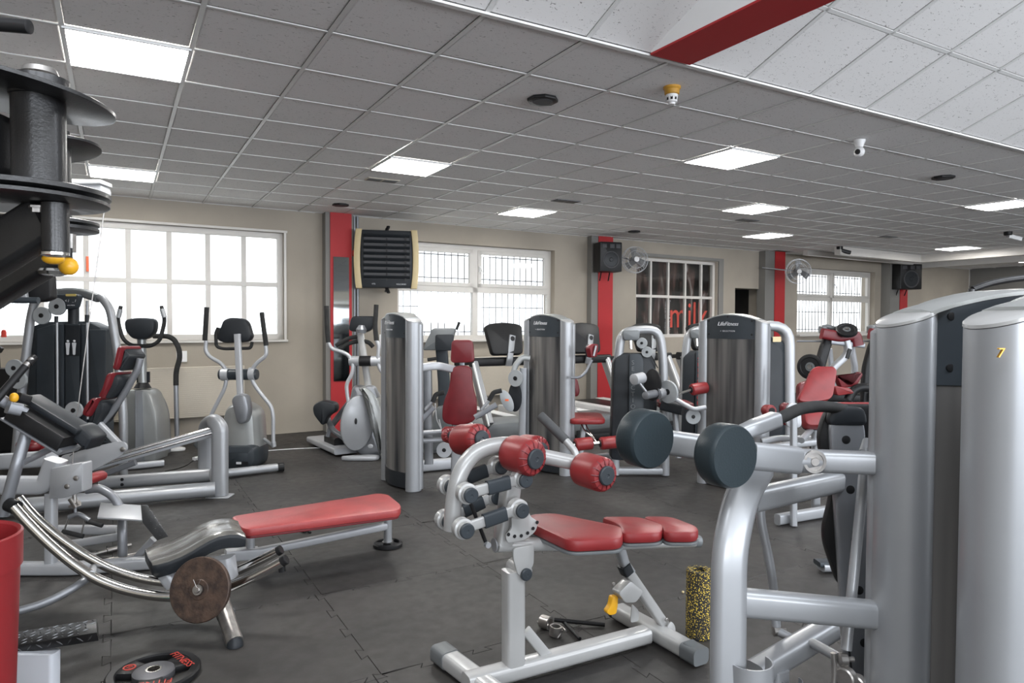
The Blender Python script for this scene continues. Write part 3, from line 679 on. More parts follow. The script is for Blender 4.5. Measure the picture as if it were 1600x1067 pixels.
# push rods and linkage
mb = MB(); mb.tube([P(1354, 700, 1.88), P(1322, 1015, 1.80)], 0.0135); mb.tube([P(1352, 708, 1.88), P(1358, 690, 1.9)], 0.017); mb.build('push_rod', 'silver', tA)
mb = MB(); mb.tube([P(1192, 742, 2.0), P(1186, 800, 2.0), P(1207, 900, 2.0), P(1213, 978, 2.0)], 0.013, fr=0.1); mb.build('push_rod', 'silver', tA)
mb = MB(); mb.bar([P(1180, 1052, 1.86), P(1296, 982, 2.02)], 0.07, 0.06, cr=0.02); mb.build('link_beam', 'silver', tA)
mb = MB(); mb.tube([P(1213, 985, 2.0), P(1252, 1005, 1.95)], 0.0125); mb.tube([P(1270, 1005, 1.93), P(1312, 1028, 1.80)], 0.014); mb.build('link_pin', 'silver', tA)
mb = MB()
for p in (P(1213, 985, 2.0), P(1317, 1030, 1.79)): mb.lathe(p - CR * 0.012, CR, [(0, 0.010), (0.003, 0.016), (0.021, 0.016), (0.024, 0.010)], 16); mb.lathe(p + CR * 0.014, CR, [(0, 0.007), (0.014, 0.007)], 8)
mb.build('rod_end', 'steel', tA)
mb = MB(); 
for x, y in ((1318, 1050), (1336, 1062)): mb.lathe(P(x, y + 10, 1.78), (CR * .8 + CF * .6), [(0, 0.022), (0.003, 0.026), (0.012, 0.022), (0.022, 0.026), (0.025, 0.022)], 20)
mb.tube([P(1302, 1020, 1.8), P(1304, 1050, 1.8), P(1300, 1100, 1.8)], 0.007); mb.build('cable_pulley', 'steel', tA)
mb = MB(); mb.tube([P(1325, 1000, 1.84), P(1332, 1060, 1.86), P(1333, 1120, 1.86)], 0.0028); mb.build('cable', 'black', tA)
mb = MB(); mb.bar([P(1215, 1045, 1.88), P(1216, 1180, 1.88)], 0.05, 0.05); mb.bar([P(1137, 1285, 1.70), P(1380, 1290, 1.75)], 0.06, 0.07); mb.build('base_frame', 'silver', tA)
# curved cup-like guards at the foot
def guard(x, y, d, r):
    mb = MB(); o = P(x, y, d); pr = []
    for k in range(15):
        a = PI * (-0.15 + 1.2 * k / 14); pr.append((r * math.cos(a), r * math.sin(a)))
    ins = [(p * 0.93, q_ * 0.93) for p, q_ in pr][::-1]; o2_ = pr + ins
    mb.rings([[o + CR * p - CF * q_ + UP * h for p, q_ in o2_] for h in (-0.14, 0)]); return mb.build('foot_guard', 'silver', tA)
guard(1172, 1032, 1.70, 0.055); guard(1236, 1062, 1.86, 0.03)
# floor foot seen behind the seat back
tt = G(1285, 893)
mb = MB(); mb.bar([tt + V((-0.02, 0, 0.04)), tt + V((0.25, -0.12, 0.04))], 0.10, 0.055, cr=0.02); mb.build('rear_foot', 'silver', tA)
mb = MB(); mb.bar([tt + V((-0.04, 0.01, 0.058)), tt + V((0.06, -0.04, 0.058))], 0.09, 0.03, cr=0.012); mb.build('foot_cover', 'slate', tA)
# horizontal tubes tying tower A down to the floor frame
mb = MB(); a = qA(-0.275, 0, 0.06); mb.bar([a, V((P(1137, 1285, 1.70).x, P(1137, 1285, 1.7).y, 0.06))], 0.06, 0.08); mb.build('floor_rail', 'silver', tA)

# --- ab bench in the middle foreground
fl = G(760, 1058, .055); rr_ = G(1005, 992, .055)
PL_ = Plane((fl.x, fl.y), (rr_.x, rr_.y))
fl = V((fl.x, fl.y, 0)); bt = thing('ab_bench', (fl.x, fl.y, 0), 'pearl-white ab crunch bench with red seat pads and five red rollers, centre foreground', 'gym bench')
def B(x, y, t=0.0): return PL_.px(x, y, t)
u, n = PL_.u, PL_.n           # n points away from the camera-left; near side is -n or +n
near = -n if (fl + n - EYE).length > (fl - EYE).length else n
sg = 1 if near == n else -1
def Bn(x, y, t): return PL_.px(x, y, sg * t)      # t metres towards the near side
# base: long rail on the floor with cross feet
a = B(735, 1066); b_ = B(1010, 992); a.z = b_.z = 0.055
mb = MB(); mb.bar([a - u * 0.02, b_], 0.085, 0.07, cr=0.02); mb.build('base_rail', 'white_paint', bt)
f1a = G(690, 1020, 0.05); f1b = G(775, 1085, 0.05)
d1 = (f1b - f1a).normalized(); 
mb = MB(); mb.bar([f1a + d1 * 0.05, f1b + d1 * 0.25], 0.088, 0.07, cr=0.02); mb.build('front_foot', 'white_paint', bt)
mb = MB(); mb.bar([f1a - d1 * 0.02, f1a + d1 * 0.08], 0.094, 0.077, cr=0.022); mb.bar([f1a - d1 * 0.03 - UP * 0.015, f1a + d1 * 0.04 - UP * 0.015], 0.07, 0.06, cr=0.015); mb.build('foot_cap', 'greyplas', bt)
f2a = G(966, 954, 0.05); f2b = G(1088, 1022, 0.05); d2 = (f2b - f2a).normalized()
mb = MB(); mb.bar([f2a, f2b], 0.088, 0.07, cr=0.02); mb.build('rear_foot', 'white_paint', bt)
mb = MB(); mb.bar([f2b - d2 * 0.06, f2b + d2 * 0.03], 0.093, 0.074, cr=0.02); mb.bar([f2b + UP * .028 - d2 * .05, f2b + d2 * 0.02 + UP * .02], 0.07, 0.03, cr=0.012); mb.build('foot_cap', 'greyplas', bt)
mb = MB(); mb.bar([f2a - d2 * 0.03 - UP * .01, f2a + d2 * 0.02 - UP * .01], 0.08, 0.05, cr=0.01); mb.build('foot_cap', 'char', bt)
# post
mb = MB(); mb.bar([B(802, 1046), B(802, 890)], 0.075, 0.085, up=u, cr=0.016); mb.build('post', 'white_paint', bt)
mb = MB(); mb.bar([B(822, 985), B(856, 1026)], 0.02, 0.045, up=(0, 0, 1), cr=0.006); mb.build('gusset', 'white_paint', bt)
# main beam under the seat (slightly rising forward)
mb = MB(); mb.bar([B(775, 851), B(980, 848), B(1086, 845)], 0.07, 0.055, cr=0.024, fr=0.03); mb.build('seat_beam', 'white_paint', bt)
mb = MB(); mb.bar([B(1082, 845), B(1090, 845)], 0.072, 0.058, cr=0.024); mb.build('beam_cap', 'greyplas', bt)
mb = MB(); o = [(0, 0.045), (0.095, 0.045), (0.10, 0.03), (0.098, -0.045), (0.06, -0.078), (0.025, -0.075), (0.0, 0.0)]
p0 = Bn(800, 872, 0.035); mb.pad(fillet2(o, 0.02), 0.012, 0.002, p0, u, UP); mb.build('hinge_plate', 'white_paint', bt)
mb = MB(); mb.cyl(Bn(800, 880, -0.06) + u * .0, Bn(822, 898, 0.035), 0.037, ch=0.004); mb.build('hinge_tube', 'white_paint', bt)
mb = MB(); p = Bn(823, 898, 0.055); mb.lathe(p - near * 0.008, near, [(0, 0.026), (0.010, 0.026), (0.014, 0.022), (0.015, 0.006), (0.013, 0.004)], 22); mb.build('hinge_cap', 'slate', bt)
# adjuster leg to the rear foot
mb = MB(); mb.bar([B(968, 855), B(975, 880), B(985, 895)], 0.04, 0.045, fr=0.02); mb.build('adjuster_bracket', 'silver', bt)
mb = MB(); mb.bar([B(974, 882), B(980, 895)], 0.056, 0.05, up=u, cr=0.01); mb.build('adjuster_sleeve', 'char', bt)
mb = MB(); mb.bar([B(980, 892), B(1037, 975)], 0.042, 0.05, up=u, cr=0.012); mb.build('adjuster_leg', 'white_paint', bt)
mb = MB(); mb.pad(fillet2([(-0.07, 0.005), (0.0, 0.05), (0.075, -0.015), (0.03, -0.055), (-0.03, -0.045)], 0.015), 0.056, 0.004, B(968, 915) - near * -0.028, u, UP); mb.build('latch_housing', 'white_paint', bt)
mb = MB(); mb.pad(fillet2([(-0.012, 0.035), (0.022, 0.03), (0.02, -0.01), (0.012, -0.05), (-0.025, -0.05), (-0.045, -0.03), (-0.02, -0.005)], 0.012), 0.03, 0.005, B(950, 937) + near * 0.02, u, UP); mb.build('release_lever', 'yellow', bt)
mb = MB()
for s_ in (0.032, -0.032):
    p = B(1040, 975) + near * s_; mb.pad(fillet2([(-0.028, -0.06), (0.028, -0.06), (0.028, 0.0), (0.0, 0.032), (-0.028, 0.0)], 0.02), 0.007, 0.001, p, u, UP)
for s_ in (0.028,):
    p = B(998, 958) + near * (-0.03); mb.pad(fillet2([(-0.03, -0.05), (0.02, -0.05), (0.02, 0.0), (-0.02, 0.04)], 0.015), 0.007, 0.001, p, u, UP)
mb.build('foot_bracket', 'white_paint', bt)
mb = MB(); bolt(mb, Bn(1041, 968, 0.034), near, 0.010); bolt(mb, Bn(958, 912, 0.03), near, 0.008); mb.build('bolt', 'steel', bt)
# seat pads: three cushions, plan outlines on a level top
def pl_pad(pix, z, th, name, m='red', dm=0.0):
    pts = [G(x, y, z) for x, y in pix]; o = pts[0].copy(); q2 = [((p - o).dot(u), (p - o).dot(n)) for p in pts]
    q2 = fillet2(q2, 0.05, 6); mb = MB(); mb.pad(q2, th, 0.013, o - UP * th, u, n, dm); s_ = mb.build(name, m, bt)
    mb = MB(); mb.pad(inset(q2, -0.002), 0.012, 0.002, o - UP * (th + 0.012), u, n); mb.build('cushion_base', 'greyplas', s_); return s_
zt = B(900, 812).z + 0.012
pl_pad([(823, 803), (865, 800), (975, 822), (972, 841), (890, 845), (826, 815)], zt - 0.014, 0.05, 'seat_cushion', dm=0.004)
pl_pad([(935, 806), (998, 806), (1038, 818), (1034, 832), (971, 834), (968, 818)], zt - 0.012, 0.045, 'seat_cushion')
pl_pad([(1000, 805), (1050, 806), (1092, 822), (1090, 832), (1037, 832), (1034, 818)], zt - 0.012, 0.045, 'seat_cushion')
# upright mast behind the links
mb = MB(); mb.bar([B(786, 850), B(800, 745)], 0.07, 0.075, up=u, cr=0.014); mb.build('mast', 'white_paint', bt)
# swinging frame: big curved tube
crv = [Bn(x, y, 0.0) for x, y in ((706, 828), (708, 790), (713, 755), (724, 728), (742, 707), (765, 697), (792, 694), (830, 698))]
mb = MB(); mb.tube(crv, 0.034, fr=0.08, n=18); mb.build('curved_arm', 'white_paint', bt)
# link arms, near side pair and far side pair
def link(a, b, t, far=False):
    pa, pb = Bn(*a, t), Bn(*b, t); d = (pb - pa); L = d.length; d.normalize()
    mb = MB(); mb.bar([pa, pb], 0.020, 0.044, up=UP, cr=0.008); l = mb.build('link_arm', 'white_paint', bt)
    mb = MB(); mb.bar([pa + d * L * 0.36, pa + d * L * 0.76], 0.034, 0.058, up=UP, cr=0.012)
    mb.build('link_cover', 'slate', l)
    mb = MB()
    for p in (pa, pb): mb.lathe(p - near * 0.028, near, [(0, 0.034), (0.004, 0.041), (0.036, 0.041), (0.040, 0.033), (0.058, 0.032)], 24)
    mb.build('link_boss', 'white_paint', l)
    mb = MB()
    for p in (pa, pb): mb.lathe(p + near * 0.030, near, [(0, 0.030), (0.010, 0.030), (0.013, 0.026), (0.013, 0.006), (0.011, 0.004)], 22)
    mb.build('link_cap', 'slate', l); return l
link((730, 771), (815, 748), 0.10); link((724, 826), (810, 795), 0.10)
link((700, 758), (778, 728), -0.10); link((696, 812), (772, 775), -0.10)
mb = MB(); mb.pad(fillet2([(-0.035, 0.06), (0.04, 0.06), (0.055, -0.01), (0.095, -0.035), (0.085, -0.075), (0.03, -0.105), (-0.05, -0.105), (-0.06, -0.075), (-0.03, -0.05)], 0.02), 0.012, 0.002, Bn(808, 805, 0.06), u, UP); fp = mb.build('fan_plate', 'white_paint', bt)
mb = MB()
for k in range(6):
    a = -2.15 + k * 0.33; p = Bn(808, 805, 0.0735) + u * (0.095 * math.cos(a) + 0.012) + UP * (0.088 * math.sin(a) + 0.0); mb.lathe(p, near, [(0, 0.0075), (0.0015, 0.0075)], 14)
mb.build('fan_hole', 'black', fp)
mb = MB(); mb.tube([Bn(733, 780, 0.06), Bn(760, 850, 0.03)], 0.008); mb.build('gas_strut', 'black', bt)
mb = MB(); mb.lathe(Bn(760, 850, 0.035), near, [(0, 0.012), (0.02, 0.012)], 14); mb.lathe(B(776, 851) - u * 0.01, -u, [(0, 0.030), (0.003, 0.028)], 18); mb.build('strut_foot', 'silver', bt, split=True)
# cross axles and rollers
def roller(a, b, r, cap=True, par=bt, name='roller', m='red', capm='slate'):
    d = (b - a); L = d.length; d.normalize()
    mb = MB(); mb.lathe(a, d, [(0, r * 0.55), (0.004, r * 0.82), (0.016, r * 0.97), (0.03, r), (L - 0.03, r), (L - 0.014, r * 0.97), (L - 0.003, r * 0.84), (L, r * 0.55)], 36)
    # gathered pleats at the visible end
    k = 0
    o = mb.build(name, m, par)
    mb = MB(); x = d.orthogonal().normalized(); y = d.cross(x)
    for k in range(14):
        e_ = x * math.cos(2 * PI * k / 14) + y * math.sin(2 * PI * k / 14); mb.tube([b - d * 0.016 + e_ * r * 0.955, b - d * 0.003 + e_ * r * 0.82, b + d * 0.001 + e_ * r * 0.6], 0.0032, n=6, fr=0)
    mb.build('pleats', 'red_dk', o)
    if cap:
        mb = MB(); mb.lathe(b - d * 0.002, d, [(0, r * 0.56), (0.010, r * 0.56), (0.014, r * 0.50), (0.0145, r * 0.12), (0.012, r * 0.08)], 26); mb.build('end_cap', capm, o)
    return o
dv = (Bn(835, 715, 0.24) - Bn(800, 705, 0.04))
def rol(fx, fy, bx, by, fd, bd, r): return roller(P(bx, by, bd), P(fx, fy, fd), r)
d0 = depth(B(800, 700))
R1 = rol(836, 717, 796, 706, d0 - 0.13, d0 - 0.01, 0.075)
R2 = rol(947, 743, 906, 731, d0 - 0.13, d0 - 0.0, 0.071)
R3 = rol(752, 686, 716, 687, d0 + 0.16, d0 + 0.28, 0.070)
R4 = rol(845, 704, 815, 700, d0 + 0.12, d0 + 0.22, 0.064)
mb = MB(); mb.tube([P(740, 690, d0 + 0.2), P(790, 700, d0 + 0.02)], 0.020); mb.tube([P(800, 702, d0 + 0.05), P(840, 712, d0 + 0.03)], 0.03); mb.build('roller_axle', 'white_paint', bt)
mb = MB(); mb.bar([P(845, 712, d0 + 0.02), P(915, 727, d0 + 0.02)], 0.055, 0.062, cr=0.024); mb.build('roller_arm', 'white_paint', bt)
rol(705, 680, 698, 681, d0 + 0.36, d0 + 0.42, 0.035)
# hand grip rising from the roller arm
mb = MB(); mb.tube([P(903, 726, d0 + 0.08), P(899, 706, d0 + 0.10), P(889, 694, d0 + 0.12), P(862, 665, d0 + 0.16)], 0.016, fr=0.03); mb.build('grip_tube', 'white_paint', bt)
mb = MB(); mb.lathe(P(884, 688, d0 + 0.125), P(836, 641, d0 + 0.20) - P(884, 688, d0 + 0.125), [(0, 0.019), (0.003, 0.021), (0.16, 0.021), (0.163, 0.019), (0.1635, 0.010), (0.158, 0.009)], 20); mb.build('hand_grip', 'grip', bt)

# ------------------------------------------------------------------ middle row of weight machines
def PY(x, y, yy):
    r = CF + CR * ((x - 800) / FPX) + CU * ((533.5 - y) / FPX); return EYE + r * (yy / r.y)
def cushion(par, pix, d, th, name, m='red_dk', U=None, W=None, e=0.014, fr=0.05, back=True):
    """upholstered pad whose outline is seen at these pixels, in a plane facing the room at depth d"""
    U = CR if U is None else U; W = CU if W is None else W
    c = P(sum(x for x, y in pix) / len(pix), sum(y for x, y in pix) / len(pix), d); N = U.cross(W)
    o = []
    for x, y in pix:
        r = CF + CR * ((x - 800) / FPX) + CU * ((533.5 - y) / FPX); p = EYE + r * ((c - EYE).dot(N) / r.dot(N)); o.append(((p - c).dot(U), (p - c).dot(W)))
    mb = MB(); mb.pad(fillet2(o, fr, 6), th, e, c - N * th * .5, U, W); s_ = mb.build(name, m, par)
    if back: mb = MB(); mb.pad(fillet2([(x * .93, y * .95) for x, y in o], fr, 6), 0.015, 0.003, c - N * (th * .5 + 0.015), U, W); mb.build('backing_board', 'char', s_)
    return s_
def disc(par, c, d, r, h, name, m, hub=True, ch=0.002, hubm='black', grooved=False):
    mb = MB()
    if grooved: mb.lathe(c - d * h / 2, d, [(0, r * .94), (ch, r), (h * .35, r), (h * .5, r * .9), (h * .65, r), (h - ch, r), (h, r * .94)], 28)
    else: mb.lathe(c - d * h / 2, d, [(0, r - ch), (ch, r), (h - ch, r), (h, r - ch)], 28)
    o = mb.build(name, m, par)
    if hub: mb = MB(); mb.lathe(c + d * h * .45, d, [(0, r * .26), (h * .25, r * .26), (h * .3, r * .18)], 14); mb.build('hub', hubm, o)
    return o
# T1: tower with the tall red shoulder press seat
c1 = P(646, 503, 6.20)
t1m = thing('shoulder_press_machine', (c1.x, c1.y, 0), 'silver oval-column weight machine with tall red bottle-shaped back pad, left of the middle row', 'gym machine')
O, u1, n1, q1 = tower(t1m, c1, -4)
def T1(x, y, d=6.35): return P(x, y, d)
cushion(t1m, [(706, 531), (739, 531), (742, 566), (704, 567)], 6.5, 0.07, 'head_pad', fr=0.045)
cushion(t1m, [(705, 571), (738, 571), (738, 600), (746, 628), (744, 658), (716, 665), (691, 660), (692, 630), (703, 605)], 6.48, 0.08, 'back_pad', fr=0.09)
mb = MB(); mb.bar([T1(652, 575, 6.25), T1(682, 571, 6.3), T1(722, 580, 6.6)], 0.06, 0.07, fr=0.06); mb.build('top_arm', 'silver_lt', t1m)
mb = MB(); mb.bar([T1(668, 578, 6.7), T1(670, 725, 6.7)], 0.085, 0.06, up=CF); mb.build('rear_mast', 'silver', t1m)
mb = MB(); mb.bar([T1(722, 545, 6.62), T1(722, 665, 6.62)], 0.05, 0.04, up=CF); mb.build('seat_mast', 'silver_dk', t1m)
mb = MB(); mb.bar([T1(714, 655, 6.5), T1(712, 738, 6.5)], 0.09, 0.06, up=CF); mb.build('front_post', 'silver', t1m)
mb = MB(); mb.bar([T1(722, 672, 6.44), T1(722, 735, 6.44)], 0.02, 0.01, up=CF); mb.build('selector_slot', 'black', t1m)
for a_, b_, r in (((655, 677), (708, 673), .024), ((655, 689), (708, 686), .022)):
    mb = MB(); mb.tube([T1(*a_, 6.5), T1(*b_, 6.55)], r); mb.build('cross_tube', 'silver_lt', t1m)
mb = MB(); a_ = G(656, 738); b_ = G(708, 733); mb.bar([a_ + UP * .065, b_ + UP * .065], 0.09, 0.11, cr=0.02); mb.build('base_beam', 'silver_lt', t1m)
disc(t1m, T1(694, 703, 6.48), -CF, 0.072, 0.02, 'cam_plate', 'silver_lt')
cushion(t1m, [(690, 668), (720, 668), (752, 678), (748, 684), (694, 680)], 6.3, 0.2, 'seat_cushion', 'red', fr=0.03, back=False)
mb = MB(); mb.bar([T1(648, 666, 6.3), T1(678, 636, 6.3)], 0.045, 0.05); mb.bar([T1(742, 652, 6.3), T1(776, 632, 6.3)], 0.045, 0.05); mb.build('press_lever', 'silver_dk', t1m, split=True)
mb = MB(); mb.tube([T1(664, 640, 6.25), T1(680, 622, 6.25)], 0.014); mb.tube([T1(752, 640, 6.25), T1(766, 624, 6.25)], 0.014); mb.build('lever_rod', 'silver', t1m, split=True)
mb = MB(); mb.tube([T1(676, 628, 6.25), T1(681, 616, 6.25), T1(694, 613, 6.25)], 0.021, fr=.02); mb.tube([T1(764, 626, 6.25), T1(771, 613, 6.25), T1(784, 610, 6.25)], 0.021, fr=.02); mb.build('side_grip', 'foam', t1m, split=True)
mb = MB(); mb.tube([T1(680, 630, 6.6), T1(682, 655, 6.6), T1(690, 672, 6.6), T1(686, 655, 6.6)], 0.006, fr=.03); mb.build('cable', 'white', t1m)
# T2: tower with leg machine
c2 = P(886, 503, 6.86)
t2m = thing('leg_curl_machine', (c2.x, c2.y, 0), 'silver-column weight tower with a clear ribbed shroud and low red seat, centre of the row', 'gym machine')
O, u2, n2, q2 = tower(t2m, c2, -10)
mb = MB(); mb.bar([P(816, 690, 7.2), P(818, 575, 7.2)], 0.08, 0.07, up=CF); mb.build('side_mast', 'silver', t2m)
mb = MB(); mb.bar([P(801, 595, 7.1), P(804, 572, 7.1), P(816, 558, 7.1), P(828, 560, 7.1)], 0.06, 0.09, up=CF, fr=.15); mb.build('curved_cover', 'greyshell', t2m)
disc(t2m, P(806, 591, 7.0), (-CF - CR * .6).normalized(), 0.085, 0.025, 'cam_disc', 'pulley')
mb = MB(); mb.pad([(0.075 * math.cos(k * PI / 12), 0.15 * math.sin(k * PI / 12)) for k in range(24)], 0.03, 0.006, P(806, 620, 7.05), (CR * .8 - CF * .5).normalized(), CU); mb.build('cam', 'char', t2m)
mb = MB(); mb.pad([(0.06 * math.cos(k * PI / 12), 0.115 * math.sin(k * PI / 12)) for k in range(24)], 0.02, 0.004, P(792, 626, 6.95), CR, (CU + CR * -.35).normalized()); cp_ = mb.build('cover_plate', 'pulley', t2m)
mb = MB(); mb.box(P(792, 625, 6.925), 0.035, 0.02, 0.004, U=CR, W=CU); mb.build('orange_mark', 'orange', cp_)
mb = MB(); mb.tube([P(925, 562, 6.7), P(915, 582, 6.7), P(906, 590, 6.7), P(892, 590, 6.7)], 0.014, fr=.06); mb.build('pad_arm', 'silver_dk', t2m)
cushion(t2m, [(918, 543), (924, 537), (932, 538), (930, 557), (921, 559)], 6.66, 0.06, 'thigh_pad', 'red_dk', U=(CR * .7 + CF * .7).normalized(), e=0.01, fr=0.02)
mb = MB(); mb.bar([P(931, 540, 6.64), P(927, 556, 6.64)], 0.06, 0.02, up=CR); mb.build('pad_bracket', 'silver', t2m)
cushion(t2m, [(894, 588), (902, 592), (906, 612), (902, 620), (893, 618)], 7.3, 0.07, 'back_pad', 'red_dk', fr=0.03)
mb = MB(); s0 = P(915, 651, 7.0); mb.pad(rr(0.36, 0.42, 0.08), 0.05, 0.014, s0 - UP * .04, CR, V((CF.x, CF.y, 0.05)).normalized(), 0.003); mb.build('seat_cushion', 'red', t2m)
mb = MB(); mb.tube([P(906, 658, 6.9), P(912, 672, 6.85), P(925, 682, 6.75), P(932, 692, 6.7)], 0.010, fr=.08); mb.tube([P(913, 657, 6.9), P(918, 670, 6.85), P(932, 690, 6.7)], 0.007, fr=.08); mb.build('roller_link', 'chrome', t2m)
def roll2(par, a, b, r, m='red'):
    d = b - a; L = d.length; mb = MB(); mb.lathe(a, d, [(0, r * .7), (.006, r * .93), (.016, r), (L - .016, r), (L - .006, r * .93), (L, r * .7)], 26); o = mb.build('roller', m, par)
    mb = MB(); mb.lathe(a - d.normalized() * .006, d, [(0, r * .55), (L + .012, r * .55)], 16); mb.build('roller_core', 'black', o); return o
roll2(t2m, P(898, 695, 6.65), P(925, 692, 6.7), 0.062); roll2(t2m, P(938, 693, 6.7), P(966, 690, 6.75), 0.062)
mb = MB(); mb.tube([P(896, 695, 6.64), P(968, 690, 6.76)], 0.02); mb.build('roller_axle', 'chrome', t2m)
mb = MB(); mb.bar([P(905, 735, 6.9), P(912, 660, 7.0)], 0.05, 0.08, up=CF); mb.bar([P(897, 718, 7.0), P(950, 712, 7.2)], 0.06, 0.06); mb.build('seat_post', 'silver', t2m)
# T3: the wide tower, its seat and bars
c3 = P(1191, 503, 6.2)
t3m = thing('low_row_machine', (c3.x, c3.y, 0), 'wide front-facing weight tower with silver columns and white script logo on its dark top', 'gym machine')
O, u3, n3, q3 = tower(t3m, c3, -17)
mb = MB(); mb.bar([P(1190, 690, 6.1), P(1215, 684, 6.1), P(1300, 686, 5.9)], 0.05, 0.05); mb.build('side_rail', 'silver', t3m)
roll2(t3m, P(1196, 641, 5.9), P(1206, 642, 5.8), 0.05)
# rounded tower right behind T3
tc = P(1218, 503, 7.3)
tm = thing('rounded_weight_tower', (tc.x, tc.y, 0), 'round-shouldered grey weight tower with yellow sticker, just right of the wide script tower', 'gym machine')
def arch(par, pts, w, h, name, m, fr=.2): mb = MB(); mb.bar(pts, w, h, up=CF, fr=fr, cr=min(w, h) * .4); return mb.build(name, m, par)
arch(tm, [V((P(1165, 700, 7.3).x, P(1165, 700, 7.3).y, 0.01)), P(1165, 510, 7.3), P(1232, 508, 7.3), V((P(1233, 700, 7.3).x, P(1233, 700, 7.3).y, 0.01))], 0.1, 0.16, 'frame_arch', 'silver_lt', .25)
mb = MB(); mb.pad(fillet2([(-.30, -1.0), (.18, -1.0), (.18, -.06), (.05, .06), (-.30, .06)], .13), .1, .02, P(1203, 535, 7.38), CR, CU); sh_ = mb.build('shroud', 'slate', tm)
mb = MB(); mb.pad(fillet2([(-.30, -1.0), (.13, -1.0), (.13, -.08), (.0, .03), (-.30, .03)], .13), .02, .008, P(1203, 535, 7.27), CR, CU); mb.build('shroud_panel', 'char', sh_)
mb = MB(); mb.box(P(1214, 530, 7.235), 0.085, 0.055, 0.004, U=CR, W=CU); mb.build('yellow_sticker', 'cream', sh_)
mb = MB(); a_ = G(1165, 0, 0) if False else P(1165, 745, 7.3); mb.bar([P(1160, 728, 7.3), P(1240, 728, 7.3)], .12, .06); mb.build('foot_bar', 'silver', tm)
# two dark shroud machines with SELECTION lettering
def sel_machine(x0, d, k, label, red=False):
    """x0: left pixel of the arch, k: pixel scale"""
    X = lambda x, y, dd=0: P(x0 + (x - 957) * k, 503 + (y - 503) * k, d + dd)
    b = X(990, 700); t = thing('leg_extension_machine', (b.x, b.y, 0), label, 'gym machine')
    fl0 = lambda p: V((p.x, p.y, 0.01))
    arch(t, [fl0(X(961, 706)), X(961, 690), X(966, 560), X(971, 517), X(1030, 514), X(1036, 560), X(1039, 690), fl0(X(1039, 706))], 0.085, 0.11, 'frame_arch', 'silver', .28)
    mb = MB(); mb.pad(fillet2([(-.30, -.80), (.17, -.80), (.15, .20), (.07, .265), (-.20, .265), (-.27, .20)], .06), .16, .02, X(997, 592, .1) + CF * 0, CR, CU); s_ = mb.build('shroud', 'char', t)
    mb = MB(); mb.pad(fillet2([(-.10, -.79), (.06, -.79), (.05, .19), (.02, .25), (-.09, .25)], .03), .02, .006, X(997, 592, -.07), CR, CU); mb.build('shroud_rib', 'slate', s_)
    text('lettering', '\n'.join('SELECTION'), 0.062, X(989, 606, -.1), CR, CU, 'greyplas' if not red else 'red_wall', s_, .001, align='CENTER', space=1.6)
    mb = MB(); mb.pad(fillet2([(-.075, -.05), (.075, -.05), (.09, .05), (-.09, .05)], .03), .06, .012, X(985, 524, -.05), CR, CU); cs = mb.build('badge_housing', 'greyplas', t)
    mb = MB(); mb.pad(rr(.05, .012, .005), .004, 0, X(985, 519, -.1), CR, CU); mb.build('badge', 'letter_gold', cs)
    mb = MB(); mb.bar([X(985, 530), X(986, 545)], .03, .03, up=CF); mb.build('guide_rod', 'chrome', t)
    for px_, py_ in ((1003, 536), (1011, 550)): disc(t, X(px_, py_, -.08), (-CF - CR * .3).normalized(), .053, .025, 'pulley_wheel', 'pulley')
    mb = MB(); mb.tube([X(1015, 551, -.09), X(1028, 575, -.09)], .005); mb.build('cable', 'black', t)
    a = X(961, 712); bb = X(1042, 712); a.z = bb.z = .05; mb = MB(); mb.bar([a, bb], .09, .07); mb.build('foot_bar', 'silver', t)
    return t, X
s1, X1 = sel_machine(957, 6.9, 1.0, 'charcoal-shrouded machine under a silver arch with vertical white letters and round counterweight')
s2_, X2 = sel_machine(1063, 7.9, 0.9, 'dark-shrouded machine with silver arch half hidden behind the wide script tower', True)
mb = MB(); mb.pad([(0.085 * math.cos(k * PI / 14), 0.152 * math.sin(k * PI / 14)) for k in range(28)], .03, .006, P(1021, 601, 6.55), (CR * .8 - CF * .55).normalized(), CU); mb.build('cam', 'black', s1)
mb = MB(); mb.lathe(P(990, 593, 6.4), P(1008, 589, 6.5) - P(990, 593, 6.4), [(0, .045), (.004, .052), (.125, .052), (.13, .045)], 24); mb.build('counterweight', 'silver_lt', s1)
mb = MB(); mb.tube([P(999, 598, 6.42), P(1011, 614, 6.42)], .012); mb.build('weight_rod', 'silver', s1)
mb = MB(); mb.lathe(P(1008, 618, 6.38), P(1022, 615, 6.5) - P(1008, 618, 6.38), [(0, .03), (.004, .036), (.1, .038), (.2, .038)], 20); mb.build('pivot_hub', 'silver_dk', s1)
mb = MB(); mb.lathe(P(1028, 615, 6.5), P(1052, 610, 6.6) - P(1028, 615, 6.5), [(0, .05), (.16, .05)], 20); mb.build('pivot_tube', 'silver', s1)
d_ = (P(1052, 610, 6.6) - P(1028, 615, 6.45)).normalized(); disc(s1, P(1044, 612, 6.5), -d_, .108, .025, 'range_disc', 'pulley')
cushion(s1, [(1028, 585), (1036, 580), (1042, 588), (1042, 604), (1030, 606)], 6.9, .07, 'back_pad', 'red_dk', fr=.04)
mb = MB(); mb.tube([P(1052, 622, 6.5), P(1084, 640, 6.4), P(1103, 636, 6.4)], .022, fr=.04); mb.build('lever_arm', 'silver_lt', s1)
mb = MB(); mb.tube([P(1056, 617, 6.5), P(1082, 608, 6.45)], .012); mb.build('roller_rod', 'chrome', s1)
roll2(s1, P(1080, 609, 6.45), P(1104, 605, 6.5), .055)
disc(s1, P(1083, 651, 6.5), -CF, .07, .015, 'range_plate', 'pulley')
mb = MB(); mb.bar([P(1035, 632, 6.7), P(1068, 640, 6.6)], .14, .1); mb.build('seat_mechanism', 'char', s1)
